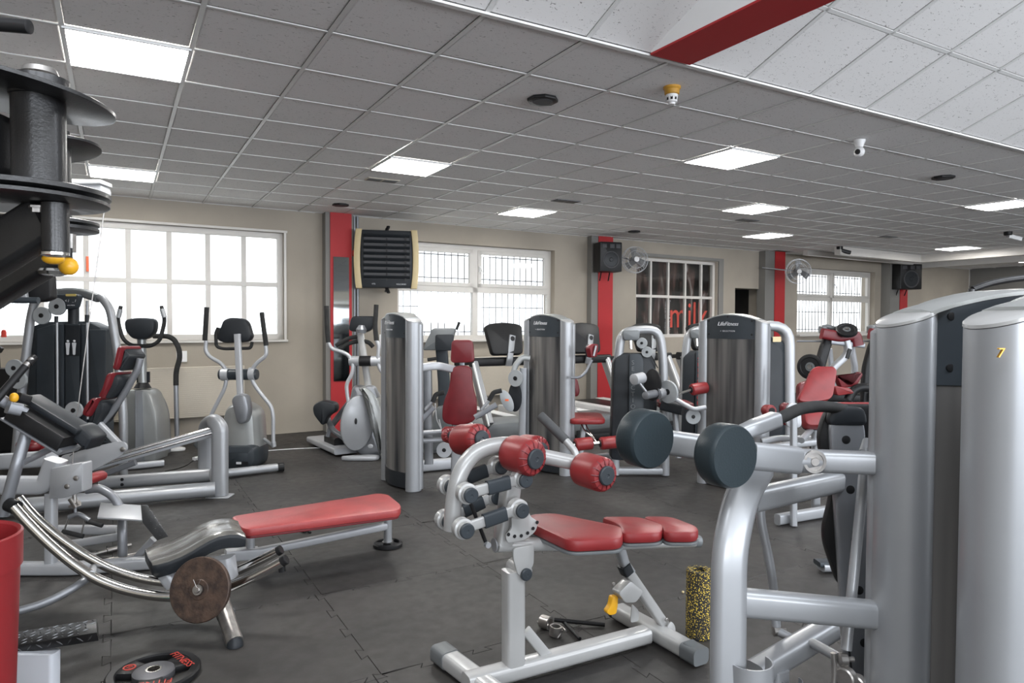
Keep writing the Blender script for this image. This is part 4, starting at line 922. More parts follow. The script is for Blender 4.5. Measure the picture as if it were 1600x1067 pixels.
mb = MB(); mb.bar([P(1055, 645, 6.7), P(1058, 680, 6.7), P(1060, 715, 6.7)], .05, .06, up=CF); mb.build('seat_post', 'silver', s1)
mb = MB(); mb.pad(rr(.34, .4, .08), .055, .014, P(1053, 628, 6.95) - UP * .05, CR, V((CF.x, CF.y, 0)).normalized()); mb.build('seat_cushion', 'red_dk', s1)

# ------------------------------------------------------------------ treadmills
def treadmill(px_, label, mast='silver', w=0.86, Yc=7.75):
    f = PY(px_, 560, Yc); x0 = f.x; t = thing('treadmill', (x0, Yc - .35, 0), label, 'treadmill', 'treadmills in front of the windows')
    Q = lambda s, b, z: V((x0 + s, Yc - .35 + b, z)); Xu = V((1, 0, 0)); Yu = V((0, 1, 0))
    mb = MB(); mb.pad(fillet2([(-w / 2, 0), (w / 2, 0), (w / 2, .23), (w / 2 - .08, .28), (-w / 2 + .08, .28), (-w / 2, .23)], .06), .55, .03, Q(0, .55, .03), Xu, UP); mb.build('motor_hood', 'greyplas', t)
    mb = MB(); mb.box(Q(0, -.075, .10), w * .96, .02, .10, e=.006); mb.box(Q(0, .0, .055), w * .98, .2, .07, e=.01); mb.build('kick_panel', 'black', t)
    mb = MB(); mb.box(Q(0, 1.2, .24), .52, 1.5, .04, e=.01); mb.build('running_belt', 'black', t)
    mb = MB()
    for s_ in (-.35, .35): mb.box(Q(s_, 1.2, .20), .17, 1.55, .14, e=.015)
    mb.build('side_rail', 'white', t, split=True)
    mb = MB()
    for s_ in (-w / 2 + .02, w / 2 - .02): mb.bar([Q(s_, -.0, .30), Q(s_, .42, 1.02)], .07, .15, up=(0, 1, 0), cr=.02)
    mb.build('upright', mast, t, split=True)
    mb = MB()
    for s_ in (-w / 2 + .02, w / 2 - .02): mb.bar([Q(s_ - .045, -.08, .30), Q(s_ - .045, .34, 1.02)], .02, .03, up=(0, 1, 0))
    mb.build('upright_trim', 'white', t, split=True)
    mb = MB(); mb.bar([Q(-w / 2 - .03, .40, 1.03), Q(w / 2 + .03, .40, 1.03)], .10, .11, cr=.03); mb.build('console_bar', 'black', t)
    mb = MB()
    for s_ in (-w / 2 + .03, w / 2 - .03): mb.bar([Q(s_, .40, 1.03), Q(s_, .95, .98)], .05, .06)
    mb.build('handrail', 'foam', t, split=True)
    Wn = V((0, .32, 1)).normalized()
    mb = MB(); mb.pad(fillet2([(-.22, -.2), (.22, -.2), (.27, .17), (.2, .205), (0, .225), (-.2, .205), (-.27, .17)], .05), .09, .02, Q(.02, .44, 1.29), Xu, Wn); mb.build('screen_housing', 'black', t)
    mb = MB(); mb.bar([Q(.04, .33, .98), Q(.04, .30, 1.06), Q(.11, .355, 1.36)], .085, .03, up=(0, 1, 0), fr=.03); br = mb.build('screen_bracket', 'silver', t)
    mb = MB(); p = Q(.100, .335, 1.32); mb.lathe(p, V((0, -1, .2)), [(0, .032), (.004, .032)], 18); br2 = mb.build('cable_port', 'black', br)
    text('lettering', 'LifeFitness', 0.02, Q(-.10, .375, 1.17), Xu, Wn, 'letter', t, .001)
    return t
treadmill(789, 'treadmill showing its back-side screen in front of the white casement window', Yc=7.6)
treadmill(913, 'treadmill with slanted silver upright between the central tower and the red column', Yc=7.6)
treadmill(1013, 'treadmill whose dark console rises behind the arch machine with white letters', 'silver_lt', Yc=7.7)
treadmill(1098, 'treadmill mostly hidden behind the wide script tower, below the banner window', Yc=7.75)
# upright bike left of the shoulder press seat
bc = P(690, 520, 8.2); tk = thing('exercise_bike', (bc.x, bc.y, 0), 'upright exercise machine with grey hooded console behind the red bottle-shaped seat', 'exercise bike')
mb = MB(); mb.pad(fillet2([(-.2, -.13), (.12, -.13), (.2, .13), (-.08, .13)], .04), .14, .02, P(688, 530, 8.2), CR, CU); mb.build('console', 'greyplas', tk)
mb = MB(); mb.pad(fillet2([(-.1, -.11), (.1, -.11), (.12, .08), (-.1, .08)], .03), .03, .008, P(694, 533, 8.05), CR, CU); mb.build('console_back', 'char', tk)
mb = MB(); mb.bar([P(690, 545, 8.2), P(694, 600, 8.2), P(694, 700, 8.2)], .14, .1, up=CF); mb.build('mast', 'slate', tk)
mb = MB(); mb.pad(fillet2([(-.3, 0), (.3, 0), (.22, .5), (-.12, .55)], .1), .2, .05, P(700, 702, 8.2), CR, UP); mb.build('drive_cover', 'greyplas', tk)
mb = MB(); mb.tube([P(668, 562, 8.1), P(682, 560, 8.1)], .02); mb.bar([P(713, 515, 8.3), P(718, 503, 8.3)], .03, .06, up=CF); mb.build('handlebar', 'foam', tk)
mb = MB(); mb.bar([P(660, 706, 8.1), P(735, 704, 8.1)], .07, .06); mb.build('base_bar', 'silver', tk)

# ------------------------------------------------------------------ ellipticals
def blob_shell(par, pix, d, th, name, m, e=.05, fr=.12):
    c = P(sum(x for x, y in pix) / len(pix), sum(y for x, y in pix) / len(pix), d); o = [((P(x, y, d) - c).dot(CR), (P(x, y, d) - c).dot(CU)) for x, y in pix]
    mb = MB(); mb.pad(fillet2(o, fr, 6), th, e, c + CF * th / 2, CR, CU); return mb.build(name, m, par)
# E2: the middle one, facing the room
b = G(395, 737); e2 = thing('elliptical_trainer', (b.x, b.y, 0), 'elliptical trainer with silver arms and teal-grey body under the gridded window, console seen from behind', 'elliptical trainer', 'elliptical trainers')
def E(x, y, dd=0): return P(x, y, 7.25 + dd)
blob_shell(e2, [(352, 668), (362, 632), (385, 626), (408, 640), (412, 700), (410, 728), (372, 733), (354, 726)], 7.35, .42, 'drive_cover', 'greyshell', .1, .2)
blob_shell(e2, [(354, 690), (412, 690), (411, 728), (372, 733), (354, 726)], 7.32, .46, 'lower_cover', 'slate', .08, .1)
blob_shell(e2, [(364, 624), (372, 615), (388, 616), (393, 640), (388, 660), (374, 662)], 7.1, .14, 'mast_boot', 'silver_dk', .03, .1)
mb = MB(); mb.bar([E(377, 645, -.1), E(371, 522, -.05)], .062, .05, up=CF, cr=.01); mb.build('mast', 'silver_lt', e2)
blob_shell(e2, [(340, 530), (351, 500), (362, 496), (388, 498), (396, 526), (390, 534), (352, 536)], 7.3, .12, 'console', 'char', .03, .08)
mb = MB(); mb.tube([E(341, 512), E(337, 520), E(338, 542), E(350, 545), E(392, 544), E(394, 534)], .017, fr=.04); mb.build('fixed_grip', 'foam', e2)
mb = MB(); mb.tube([E(343, 512, .02), E(341, 528, .02)], .024); mb.build('pulse_grip', 'black', e2)
mb = MB(); mb.lathe(E(343, 585), CR, [(0, .05), (.02, .058), (.38, .058), (.40, .05)], 22); mb.build('pivot_housing', 'slate', e2)
for s_, pts, gp in ((-1, [(322, 532), (321, 548), (328, 558), (345, 567), (353, 577), (354, 588), (352, 605), (330, 648)], [(323, 480), (320, 532)]),
                    (1, [(415, 540), (417, 555), (400, 568), (392, 580), (394, 595), (402, 608), (424, 635), (427, 650), (427, 692)], [(409, 488), (411, 505), (416, 540)])):
    mb = MB(); mb.tube([E(*p, -.02) for p in pts], .020, fr=.08); mb.build('swing_arm', 'silver_lt', e2)
    mb = MB(); mb.tube([E(*p, -.02) for p in gp], .025, fr=.05); mb.build('swing_grip', 'foam', e2)
mb = MB(); mb.lathe(E(347, 585, -.01), CR, [(0, .066), (.07, .066)], 20); mb.lathe(E(390, 584, -.01), CR, [(0, .066), (.06, .066)], 20); mb.build('pivot_collar', 'silver_lt', e2, split=True)
mb = MB(); mb.tube([E(427, 690), E(428, 698)], .026); mb.tube([E(413, 686, .1), E(427, 697, 0)], .018); mb.build('foot_link', 'silver', e2)
mb = MB(); mb.bar([E(328, 650, .1), E(318, 682, .2), E(330, 695, .3)], .03, .05, up=CF); mb.build('foot_link', 'silver', e2)
mb = MB(); mb.bar([E(312, 688, .3), E(326, 705, .3)], .16, .12); mb.build('foot_pedal', 'greyplas', e2)
a_, b_ = G(352, 747), G(438, 737); mb = MB(); mb.bar([a_ + UP * .05, b_ + UP * .05], .08, .075, cr=.03); mb.build('stabiliser_bar', 'silver', e2)
mb = MB(); mb.bar([b_ + UP * .05 - (b_ - a_).normalized() * .03, b_ + UP * .05 + (b_ - a_).normalized() * .03], .095, .09, cr=.035); mb.build('end_cap', 'black', e2)
mb = MB(); mb.box(P(378, 724, 7.03), .12, .035, .01, U=CR, W=CU); mb.build('power_socket', 'black', e2)
mb = MB(); mb.box(P(373, 723.5, 7.02), .05, .022, .006, U=CR, W=CU); mb.build('rating_label', 'letter', e2)
# E1: the left one
b = G(228, 728); e1 = thing('elliptical_trainer', (b.x, b.y, 0), 'elliptical trainer with tapered grey front cover at the left, by the black handrail', 'elliptical trainer', 'elliptical trainers')
def E_(x, y, dd=0): return P(x, y, 7.55 + dd)
blob_shell(e1, [(203, 608), (242, 606), (256, 650), (258, 700), (250, 728), (200, 730), (196, 690), (198, 640)], 7.7, .3, 'front_cover', 'greyshell', .04, .1)
blob_shell(e1, [(193, 640), (205, 612), (245, 612), (258, 640), (262, 700), (258, 722), (196, 722)], 7.95, .3, 'side_cover', 'silver_dk', .06, .15)
mb = MB(); mb.bar([E_(225, 610, .05), E_(225, 726, .0)], .012, .35, up=CF); mb.build('cover_seam', 'silver_dk', e1)
mb = MB(); mb.lathe(E_(223, 606, .1), CU, [(0, .09), (.05, .06), (.06, .055)], 20); mb.build('mast_boot', 'black', e1)
mb = MB(); mb.tube([E_(223, 600, .1), E_(221, 515, .1)], .045); mb.build('mast', 'greyshell', e1)
blob_shell(e1, [(197, 499), (220, 496), (246, 498), (244, 520), (232, 530), (210, 530), (199, 518)], 7.55, .12, 'console', 'char', .03, .08)
mb = MB(); mb.lathe(E_(222, 512, .0), -CU, [(0, .05), (.08, .06), (.13, .05)], 18); mb.build('console_neck', 'slate', e1)
mb = MB(); mb.tube([E_(189, 478), E_(184, 498), E_(186, 510), E_(192, 530), E_(205, 540), E_(236, 541), E_(250, 532), E_(258, 500), E_(252, 478)], .021, fr=.1); mb.build('handlebar', 'foam', e1)
mb = MB(); mb.tube([E_(188, 483, -.01), E_(185, 496, -.01)], .026); mb.tube([E_(253, 483, -.01), E_(257, 496, -.01)], .026); mb.build('pulse_plate', 'silver', e1, split=True)
mb = MB(); mb.box(E_(217, 589, .12), .035, .03, .12, U=CR, W=CF); mb.box(E_(231, 589, .12), .035, .03, .12, U=CR, W=CF); mb.build('cable_guide', 'char', e1, split=True)
a_, b_ = G(198, 735), G(256, 729); mb = MB(); mb.bar([a_ + UP * .04, b_ + UP * .04], .07, .06); mb.build('stabiliser_bar', 'silver_lt', e1)
# black handrail between them with its own foot
b = G(278, 703); hr = thing('handrail_stand', (b.x, b.y, 0), 'tall grey handrail pole with black padded top behind the left elliptical', 'handrail')
mb = MB(); mb.tube([P(240, 525, 8.25), P(262, 525, 8.25), P(272, 530, 8.25), P(280, 545, 8.25), P(281, 560, 8.25), P(275, 580, 8.25), P(275, 602, 8.25)], .03, fr=.12); mb.build('padded_rail', 'foam', hr)
mb = MB(); mb.tube([P(275, 600, 8.25), P(277, 700, 8.22)], .027); mb.build('pole', 'silver_dk', hr)
mb = MB(); mb.pad([(.16 * math.cos(k * PI / 10), .09 * math.sin(k * PI / 10)) for k in range(20)], .035, .01, G(268, 704) + UP * .002, CR, V((CF.x, CF.y, 0)).normalized()); mb.build('foot_plate', 'white', hr)
# E3: elliptical in front of the red column, seen from its side
b = G(560, 722); e3 = thing('elliptical_trainer', (b.x, b.y, 0), 'elliptical trainer with round silver flywheel cover beside the red mirror column', 'elliptical trainer', 'elliptical trainers')
def E3(x, y, dd=0): return P(x, y, 7.8 + dd)
blob_shell(e3, [(553, 600), (575, 604), (594, 640), (604, 690), (603, 716), (575, 714), (552, 700), (545, 650)], 7.85, .26, 'drive_cover', 'silver_dk', .06, .15)
mb = MB(); mb.pad([(.185 * math.cos(k * PI / 16), .31 * math.sin(k * PI / 16)) for k in range(32)], .05, .02, P(558, 660, 7.68), (CR * .95 + CF * .3).normalized(), (CU + CR * .08).normalized()); fw = mb.build('flywheel_cover', 'silver', e3)
mb = MB(); mb.pad([(.014 * math.cos(k * PI / 8), .035 * math.sin(k * PI / 8)) for k in range(16)], .006, .001, P(556, 658, 7.615), (CR * .95 + CF * .3).normalized(), CU); mb.build('axle_hole', 'black', fw)
blob_shell(e3, [(562, 605), (575, 602), (590, 612), (604, 650), (608, 700), (600, 716), (592, 700), (588, 660), (575, 622)], 7.75, .3, 'front_cover', 'greyshell', .05, .1)
mb = MB(); mb.pad([(.03 * math.cos(k * PI / 8), .022 * math.sin(k * PI / 8)) for k in range(16)], .006, .001, P(579, 697, 7.58), CR, CU); mb.build('oval_badge', 'silver_lt', e3)
mb = MB(); mb.bar([E3(577, 612, -.05), E3(563, 522, .0)], .075, .06, up=CF, cr=.02); mb.build('mast', 'white_paint', e3)
blob_shell(e3, [(570, 602), (586, 602), (593, 622), (584, 628), (573, 620)], 7.7, .16, 'mast_boot', 'silver_dk', .03, .06)
blob_shell(e3, [(545, 517), (550, 494), (585, 494), (587, 500), (583, 514), (572, 520)], 7.8, .1, 'console', 'char', .02, .05)
mb = MB(); mb.lathe(E3(565, 508, -.08), (CU * -1 + CR * -.05), [(0, .03), (.05, .06), (.09, .05)], 18); mb.build('console_neck', 'silver_dk', e3)
mb = MB(); mb.tube([E3(525, 540), E3(545, 528), E3(560, 526)], .024, fr=.05); mb.tube([E3(530, 546), E3(545, 536), E3(565, 532), E3(577, 535), E3(583, 542)], .024, fr=.05); mb.build('fixed_grip', 'foam', e3, split=True)
mb = MB(); mb.lathe(E3(546, 564, -.12), CR, [(0, .05), (.01, .056), (.34, .056), (.35, .05)], 22); ph = mb.build('pivot_housing', 'silver_lt', e3)
mb = MB(); mb.lathe(E3(562, 564, -.12), CR, [(0, .058), (.13, .058)], 22); mb.build('pivot_sleeve', 'black', ph)
for pts, gp in (([(513, 535), (518, 545), (535, 550), (545, 555), (552, 570), (550, 585), (541, 600), (543, 620), (549, 650), (548, 690)], [(510, 478), (511, 515), (513, 535)]),
                ([(588, 532), (592, 540), (590, 565), (594, 578), (604, 590)], [(588, 476), (586, 510), (588, 532)])):
    mb = MB(); mb.tube([E3(*p, -.15) for p in pts], .021, fr=.08); mb.build('swing_arm', 'silver_lt', e3)
    mb = MB(); mb.tube([E3(*p, -.15) for p in gp], .026, fr=.05); mb.build('swing_grip', 'foam', e3)
mb = MB(); mb.bar([E3(519, 660, .3), E3(512, 682, .3)], .05, .05, up=CF); mb.bar([E3(512, 655, .2), E3(520, 672, .1), E3(546, 690, -.1)], .06, .045, fr=.06); mb.bar([E3(519, 664, .3), E3(545, 630, .1)], .05, .06); mb.build('crank_link', 'silver_dk', e3)
mb = MB(); mb.pad(fillet2([(-.13, .0), (-.14, .1), (-.05, .16), (.12, .13), (.13, .03), (.03, -.02), (-.02, -.14)], .05), .2, .03, P(514, 645, 8.0), CR, CU); mb.build('foot_pedal', 'char', e3)
a_, b_ = G(500, 692), G(545, 712); mb = MB(); mb.bar([a_ + UP * .06, b_ + UP * .06], .34, .07, cr=.02); mb.build('rear_rail', 'silver_lt', e3)
mb = MB(); mb.bar([a_ + UP * .12 + (b_ - a_) * .45, a_ + UP * .12 + (b_ - a_) * .8], .2, .12); mb.build('roller_carriage', 'black', e3)
p = G(560, 719); mb = MB(); mb.pad(fillet2([(-.2, -.03), (-.12, .03), (.1, .09), (.24, .05), (.2, -.06), (-.1, -.06)], .05), .05, .018, p + UP * .002, CR, V((CF.x, CF.y, 0)).normalized()); mb.build('stabiliser_foot', 'silver_lt', e3)
mb = MB(); mb.pad([(.012 * math.cos(k), .008 * math.sin(k)) for k in range(6)], .01, 0, G(587, 726), CR, V((CF.x, CF.y, 0)).normalized())

# ------------------------------------------------------------------ left side: leg press, cable machine, sled machine
def fz(p, z=0.0): return V((p.x, p.y, z))
# big leg press with stack
b = G(191, 746); lm = thing('weight_stack_machine', (b.x, b.y, 0), 'tall dark weight stack under a curved frame, in front of the gridded window', 'gym machine')
D6 = 6.75
def L(x, y, dd=0): return P(x, y, D6 + dd)
mb = MB(); mb.tube([fz(L(22, 760)), L(33, 620), L(47, 502), L(54, 470), L(72, 461)], .040, fr=.22); mb.build('frame_tube', 'silver', lm)
mb = MB(); mb.tube([L(148, 461), L(158, 464), L(172, 482), L(182, 540), L(193, 640), fz(L(193, 745), .01)], .040, fr=.22); mb.build('frame_tube', 'silver', lm)
mb = MB(); mb.bar([L(66, 464), L(90, 458), L(110, 456), L(132, 458), L(154, 466)], .10, .085, fr=.2, cr=.03); mb.build('top_beam', 'greyplas', lm)
mb = MB(); mb.pad(fillet2([(-.12, -.085), (.10, -.085), (.14, .06), (-.15, .06)], .04), .08, .02, L(110, 470, -.03), CR, CU); bd = mb.build('badge_housing', 'slate', lm)
mb = MB(); mb.pad(rr(.10, .022, .008), .004, 0, L(111, 461, -.12), CR, CU); mb.build('gold_badge', 'letter_gold', bd)
text('lettering', '< /   _ /', .035, L(110, 470, -.12), CR, CU, 'letter', bd, .001); text('lettering', 'LEG PRESS', .016, L(111, 477, -.12), CR, CU, 'letter', bd, .001)
def quadpad(par, pix, d, th, e, name, m, fr=.03, dm=0.0): 
    c = P(sum(x for x, y in pix) / len(pix), sum(y for x, y in pix) / len(pix), d); o = [((P(x, y, d) - c).dot(CR), (P(x, y, d) - c).dot(CU)) for x, y in pix]
    mb = MB(); mb.pad(fillet2(o, fr, 5), th, e, c - (CR.cross(CU)) * th / 2, CR, CU, dm); return mb.build(name, m, par)
st = quadpad(lm, [(56, 512), (80, 503), (145, 502), (168, 512), (170, 720), (52, 722)], 6.95, .22, .02, 'shroud', 'slate')
for x0, x1 in ((58, 86), (91, 101), (103, 125), (128, 137), (140, 166)): quadpad(st, [(x0, 515 if x0 < 60 or x1 > 160 else 506), (x1, 515 if x1 > 160 else 506), (x1, 662), (x0, 662)], 6.81, .03, .008, 'shroud_panel', 'slate', .01)
pan = quadpad(st, [(103, 508), (125, 508), (125, 556), (103, 556)], 6.79, .012, .002, 'chart_panel', 'char', .005)
mb = MB()
for x, h_ in ((106, 22), (116, 22)):
    p = L(x, 540, .02); mb.sph(p + CU * .045, .012, 10); mb.pad(fillet2([(-.022, .03), (.022, .03), (.014, -.03), (.012, -.09), (-.012, -.09), (-.014, -.03)], .01), .004, 0, p, CR, CU)
mb.build('muscle_figure', 'letter', pan, split=True)
mb = MB()
for k in range(9): mb.box(L(111, 672 + k * 5, .07), .70, .012, .02, U=CR, W=CU)
mb.build('stack_plate', 'char', lm, split=True)
for a_, z_ in (((89, 498), 640), ((136, 470), 655)):
    mb = MB(); mb.tube([L(a_[0], a_[1], -.02), L(a_[0] + 1, z_, -.02)], .012); mb.build('guide_rod', 'silver', lm)
mb = MB(); mb.cyl(L(88, 494, -.02), L(88, 504, -.02), .018); mb.cyl(L(136, 492, -.02), L(136, 504, -.02), .018); mb.build('rod_sleeve', 'char', lm, split=True)
for x, y in ((66, 493), (90, 479), (29, 594), (23, 575), (116, 641)): disc(lm, L(x, y, -.1), -CF, .083, .03, 'pulley_wheel', 'pulley', grooved=False)
mb = MB(); mb.cyl(L(115, 478, .1), L(115, 506, .1), .05); mb.build('cable_guard', 'char', lm)
quadpad(lm, [(44, 684), (108, 679), (113, 700), (60, 706), (42, 700)], 6.3, .35, .03, 'seat_cushion', 'red', .05)
mb = MB(); mb.sph(P(52, 698, 6.1), .055, 18, (1.1, 1, .75)); mb.build('seat_roll', 'red_dk', lm)
# leg press bench and rails
b = G(338, 776); lp = thing('leg_press_machine', (b.x, b.y, 0), 'silver leg press with three stepped red back pads and sloping twin rail', 'gym machine')
def Lp(x, y, d): return P(x, y, d)
mb = MB(); mb.bar([fz(Lp(344, 775, 6.02), .012), Lp(344, 668, 6.02), Lp(335, 658, 6.05), Lp(322, 664, 6.25), fz(Lp(322, 760, 6.25), .02)], .13, .11, up=CF, fr=.13, cr=.04); mb.build('end_post', 'silver', lp)
mb = MB(); mb.pad(rr(.2, .16, .02), .008, .002, fz(Lp(344, 775, 6.02), .001), CR, V((CF.x, CF.y, 0)).normalized()); mb.build('foot_plate', 'silver_lt', lp)
mb = MB(); mb.tube([Lp(158, 755, 6.05), Lp(330, 742, 6.15)], .058, n=18); mb.tube([Lp(-20, 800, 5.3), Lp(40, 790, 5.4), Lp(336, 764, 5.95)], .062, n=18, fr=.1); mb.build('base_tube', 'silver', lp, split=True)
mb = MB(); 
for x, y in ((191, 753), (191, 745)): mb.lathe(P(x, y + 4, 5.99), -CF, [(0, .014), (.006, .014)], 12)
mb.build('bolt', 'black', lp)
mb = MB(); mb.bar([Lp(118, 735, 5.75), Lp(334, 674, 6.1)], .06, .085, cr=.012); rl = mb.build('sloping_rail', 'silver_lt', lp)
mb = MB(); mb.tube([Lp(120, 729, 5.7), Lp(330, 669, 6.05)], .012); mb.tube([Lp(120, 737, 5.7), Lp(332, 676, 6.05)], .012); mb.build('rail_groove', 'chrome', rl, split=True)
cp_ = quadpad(lp, [(95, 712), (180, 690), (196, 690), (201, 700), (190, 712), (125, 746), (92, 748)], 5.6, .02, .004, 'carriage_plate', 'silver_lt', .04)
mb = MB(); mb.lathe(P(192, 702, 5.58), -CF, [(0, .02), (.006, .02), (.01, .012)], 16); mb.build('bolt', 'steel', cp_)
mb = MB(); mb.bar([Lp(155, 662, 5.7), Lp(192, 700, 5.7)], .045, .05); mb.bar([Lp(118, 718, 5.75), Lp(165, 704, 5.75)], .03, .03); mb.build('seat_strut', 'silver_lt', lp)
mb = MB(); mb.bar([Lp(150, 745, 5.9), Lp(212, 722, 5.95)], .05, .05); mb.build('rail_carriage', 'silver_dk', lp)
mb = MB(); mb.tube([Lp(219, 560, 5.75), Lp(216, 575, 5.75), Lp(200, 605, 5.75), Lp(178, 640, 5.75), Lp(152, 668, 5.75), Lp(130, 690, 5.75)], .028, fr=.15); mb.build('back_tube', 'silver_dk', lp)
def steppad(shell, red):
    s_ = quadpad(lp, shell, 5.75, .26, .025, 'back_pad_shell', 'char', .03); quadpad(s_, red, 5.73, .32, .03, 'back_pad', 'red_dk', .03)
steppad([(206, 542), (218, 556), (212, 564), (202, 579), (196, 577)], [(200, 540), (207, 541), (201, 570), (197, 578), (191, 576)])
steppad([(190, 581), (200, 590), (198, 602), (182, 622), (174, 620)], [(182, 582), (193, 580), (187, 600), (176, 621), (171, 619)])
steppad([(165, 619), (177, 628), (176, 640), (160, 664), (150, 655)], [(158, 620), (170, 619), (165, 632), (155, 650), (144, 645), (148, 632)])
mb = MB(); mb.bar([P(140, 690, 5.6), P(110, 713, 5.6)], .02, .02); mb.tube([P(105, 703, 5.5), P(135, 694, 5.5)], .02); mb.build('release_handle', 'foam', lp)
# cable machine: frame, top housing, cable, hanging handles, steps
b = G(80, 897); cm = thing('cable_pulley_machine', (b.x, b.y, 0), 'silver cable machine with thin steel cable and bolted plate box, far left', 'gym machine')
DC = 4.15
def Cc(x, y, dd=0): return P(x, y, DC + dd)
mb = MB(); mb.bar([Cc(80, 770), fz(Cc(80, 895), .03)], .055, .06, up=CF, cr=.012); mb.build('front_post', 'silver_lt', cm)
mb = MB(); mb.bar([Cc(-40, 724, .5), Cc(82, 716, .4)], .10, .10, cr=.02); mb.build('upper_beam', 'silver_lt', cm)
mb = MB(); mb.bar([Cc(-40, 757), Cc(74, 758), Cc(88, 718)], .11, .098, fr=.04, cr=.02); mb.build('main_beam', 'silver_lt', cm)
bx_ = quadpad(cm, [(88, 729), (137, 721), (137, 765), (110, 775), (84, 777)], DC - .02, .10, .006, 'plate_box', 'silver_lt', .01)
mb = MB(); 
for x, y in ((119, 747), (105, 760)): mb.lathe(P(x, y, DC - .075), -CF, [(0, .015), (.005, .015), (.008, .009)], 14)
mb.build('bolt', 'steel', bx_)
quadpad(cm, [(137, 740), (150, 738), (157, 744), (155, 752), (137, 758)], 4.5, .2, .02, 'seat_cushion', 'red', .02)
mb = MB(); mb.tube([Cc(135, 765, .3), Cc(155, 762, .3), Cc(178, 775, .3), Cc(191, 800, .3), Cc(191, 830, .2), fz(Cc(192, 895, .2), .05)], .028, fr=.15); mb.build('seat_tube', 'silver_dk', cm)
mb = MB(); mb.bar([fz(Cc(-60, 915), .04), fz(Cc(110, 893), .04), fz(Cc(250, 880, .12), .04)], .08, .07, cr=.015); mb.build('floor_beam', 'silver_lt', cm)
mb = MB(); mb.bar([fz(Cc(90, 840, .5), .12), Cc(185, 828, .5)], .06, .06); mb.bar([Cc(100, 852, .35), Cc(190, 838, .35)], .05, .05); mb.build('cross_beam', 'silver_lt', cm, split=True)
mb = MB(); mb.bar([Cc(195, 890, .15), Cc(240, 842, .15)], .035, .04); mb.build('step_brace', 'silver', cm)
gs = [G(x, y, .345) for x, y in ((152, 808), (222, 812), (220, 789), (157, 785))]; mb = MB(); mb.pad([((p - gs[0]).x, (p - gs[0]).y) for p in gs], .01, .002, gs[0] - UP * .01, (1, 0, 0), (0, 1, 0)); mb.build('step_plate', 'silver_lt', cm)
M['tread'] = mat('tread_plate', (0.16, 0.165, 0.17), 0.3, 0.7, 12, 0.2)
def tread(mb, O, U, W, w_, h_, nx, ny):      # raised bars of a tread plate
    N = U.cross(W).normalized()
    for i in range(nx):
        for j in range(ny):
            c = O + U * (w_ * (i + .5 + (.25 if j % 2 else -.25)) / nx) + W * (h_ * (j + .5) / ny); a = .7 if (i + j) % 2 else -.7
            d = (U * math.cos(a) + W * math.sin(a)); e_ = min(w_ / nx, h_ / ny) * .42; q = N.cross(d)
            mb.rings([[c - d * e_, c + q * e_ * .22, c + d * e_, c - q * e_ * .22], [c - d * e_ * .8 + N * .0022, c + q * e_ * .1 + N * .0026, c + d * e_ * .8 + N * .0022, c - q * e_ * .1 + N * .0026]])
sd = quadpad(cm, [(221, 789), (230, 789), (263, 838), (246, 844), (223, 816)], DC - .03, .008, .001, 'tread_side', 'tread', .004)
Us = (P(262, 838, 4) - P(230, 790, 4)).normalized(); Ws = Us.cross(CF).normalized()
Os = P(222, 812, DC - .036) if False else P(226, 800, DC - .036)
mb = MB(); tread(mb, P(222, 798, DC - .036), Us, -Ws if (Us.cross(Ws)).dot(CF) > 0 else Ws, .20, .055, 8, 3); o = mb.build('tread_pattern', 'chrome', sd); o['kind'] = 'stuff'
quadpad(cm, [(-10, 283), (112, 283), (166, 284), (167, 290), (112, 291), (-10, 291)], DC - .05, .12, .004, 'housing_lid', 'white', .004)
quadpad(cm, [(100, 291), (165, 291), (167, 300), (164, 322), (158, 328), (100, 320)], DC - .05, .10, .006, 'pulley_housing', 'silver_lt', .02)
mb = MB(); mb.bar([Cc(-60, 300, .02), Cc(130, 300, .02)], .06, .09); mb.bar([Cc(-50, 290, .1), fz(Cc(-50, 600, .1), .02)], .1, .1, up=CF); mb.build('tall_column', 'silver_lt', cm)
mb = MB(); mb.tube([Cc(163, 328, -.05), Cc(137, 520, -.05), Cc(119, 660, -.05), Cc(113, 725, -.05)], .0035, n=6, fr=0); mb.build('cable', 'steel', cm)
mb = MB(); mb.tube([Cc(115, 760), Cc(117, 785)], .012); mb.bar([Cc(112, 778), Cc(121, 792)], .05, .025); mb.bar([Cc(110, 792), Cc(124, 785)], .03, .02); mb.build('carabiner_block', 'steel', cm)
b = Cc(118, 800); hd = thing('rowing_handle', (b.x, b.y, b.z), 'chrome double cable handle with dark grips hanging under the bolted plate box', 'cable handle')
mb = MB(); mb.tube([Cc(117, 785), Cc(118, 803)], .008); mb.tube([Cc(108, 808), Cc(122, 802), Cc(140, 813)], .014, fr=.02); mb.build('handle_bar', 'silver_dk', hd)
mb = MB(); mb.tube([Cc(108, 808), Cc(99, 832)], .005); mb.tube([Cc(133, 808), Cc(127, 838)], .005); mb.build('handle_frame', 'chrome', hd, split=True)
mb = MB(); mb.tube([Cc(98, 830), Cc(130, 838)], .014); mb.tube([Cc(136, 814), Cc(160, 821)], .014); mb.build('hand_grip', 'foam', hd, split=True)
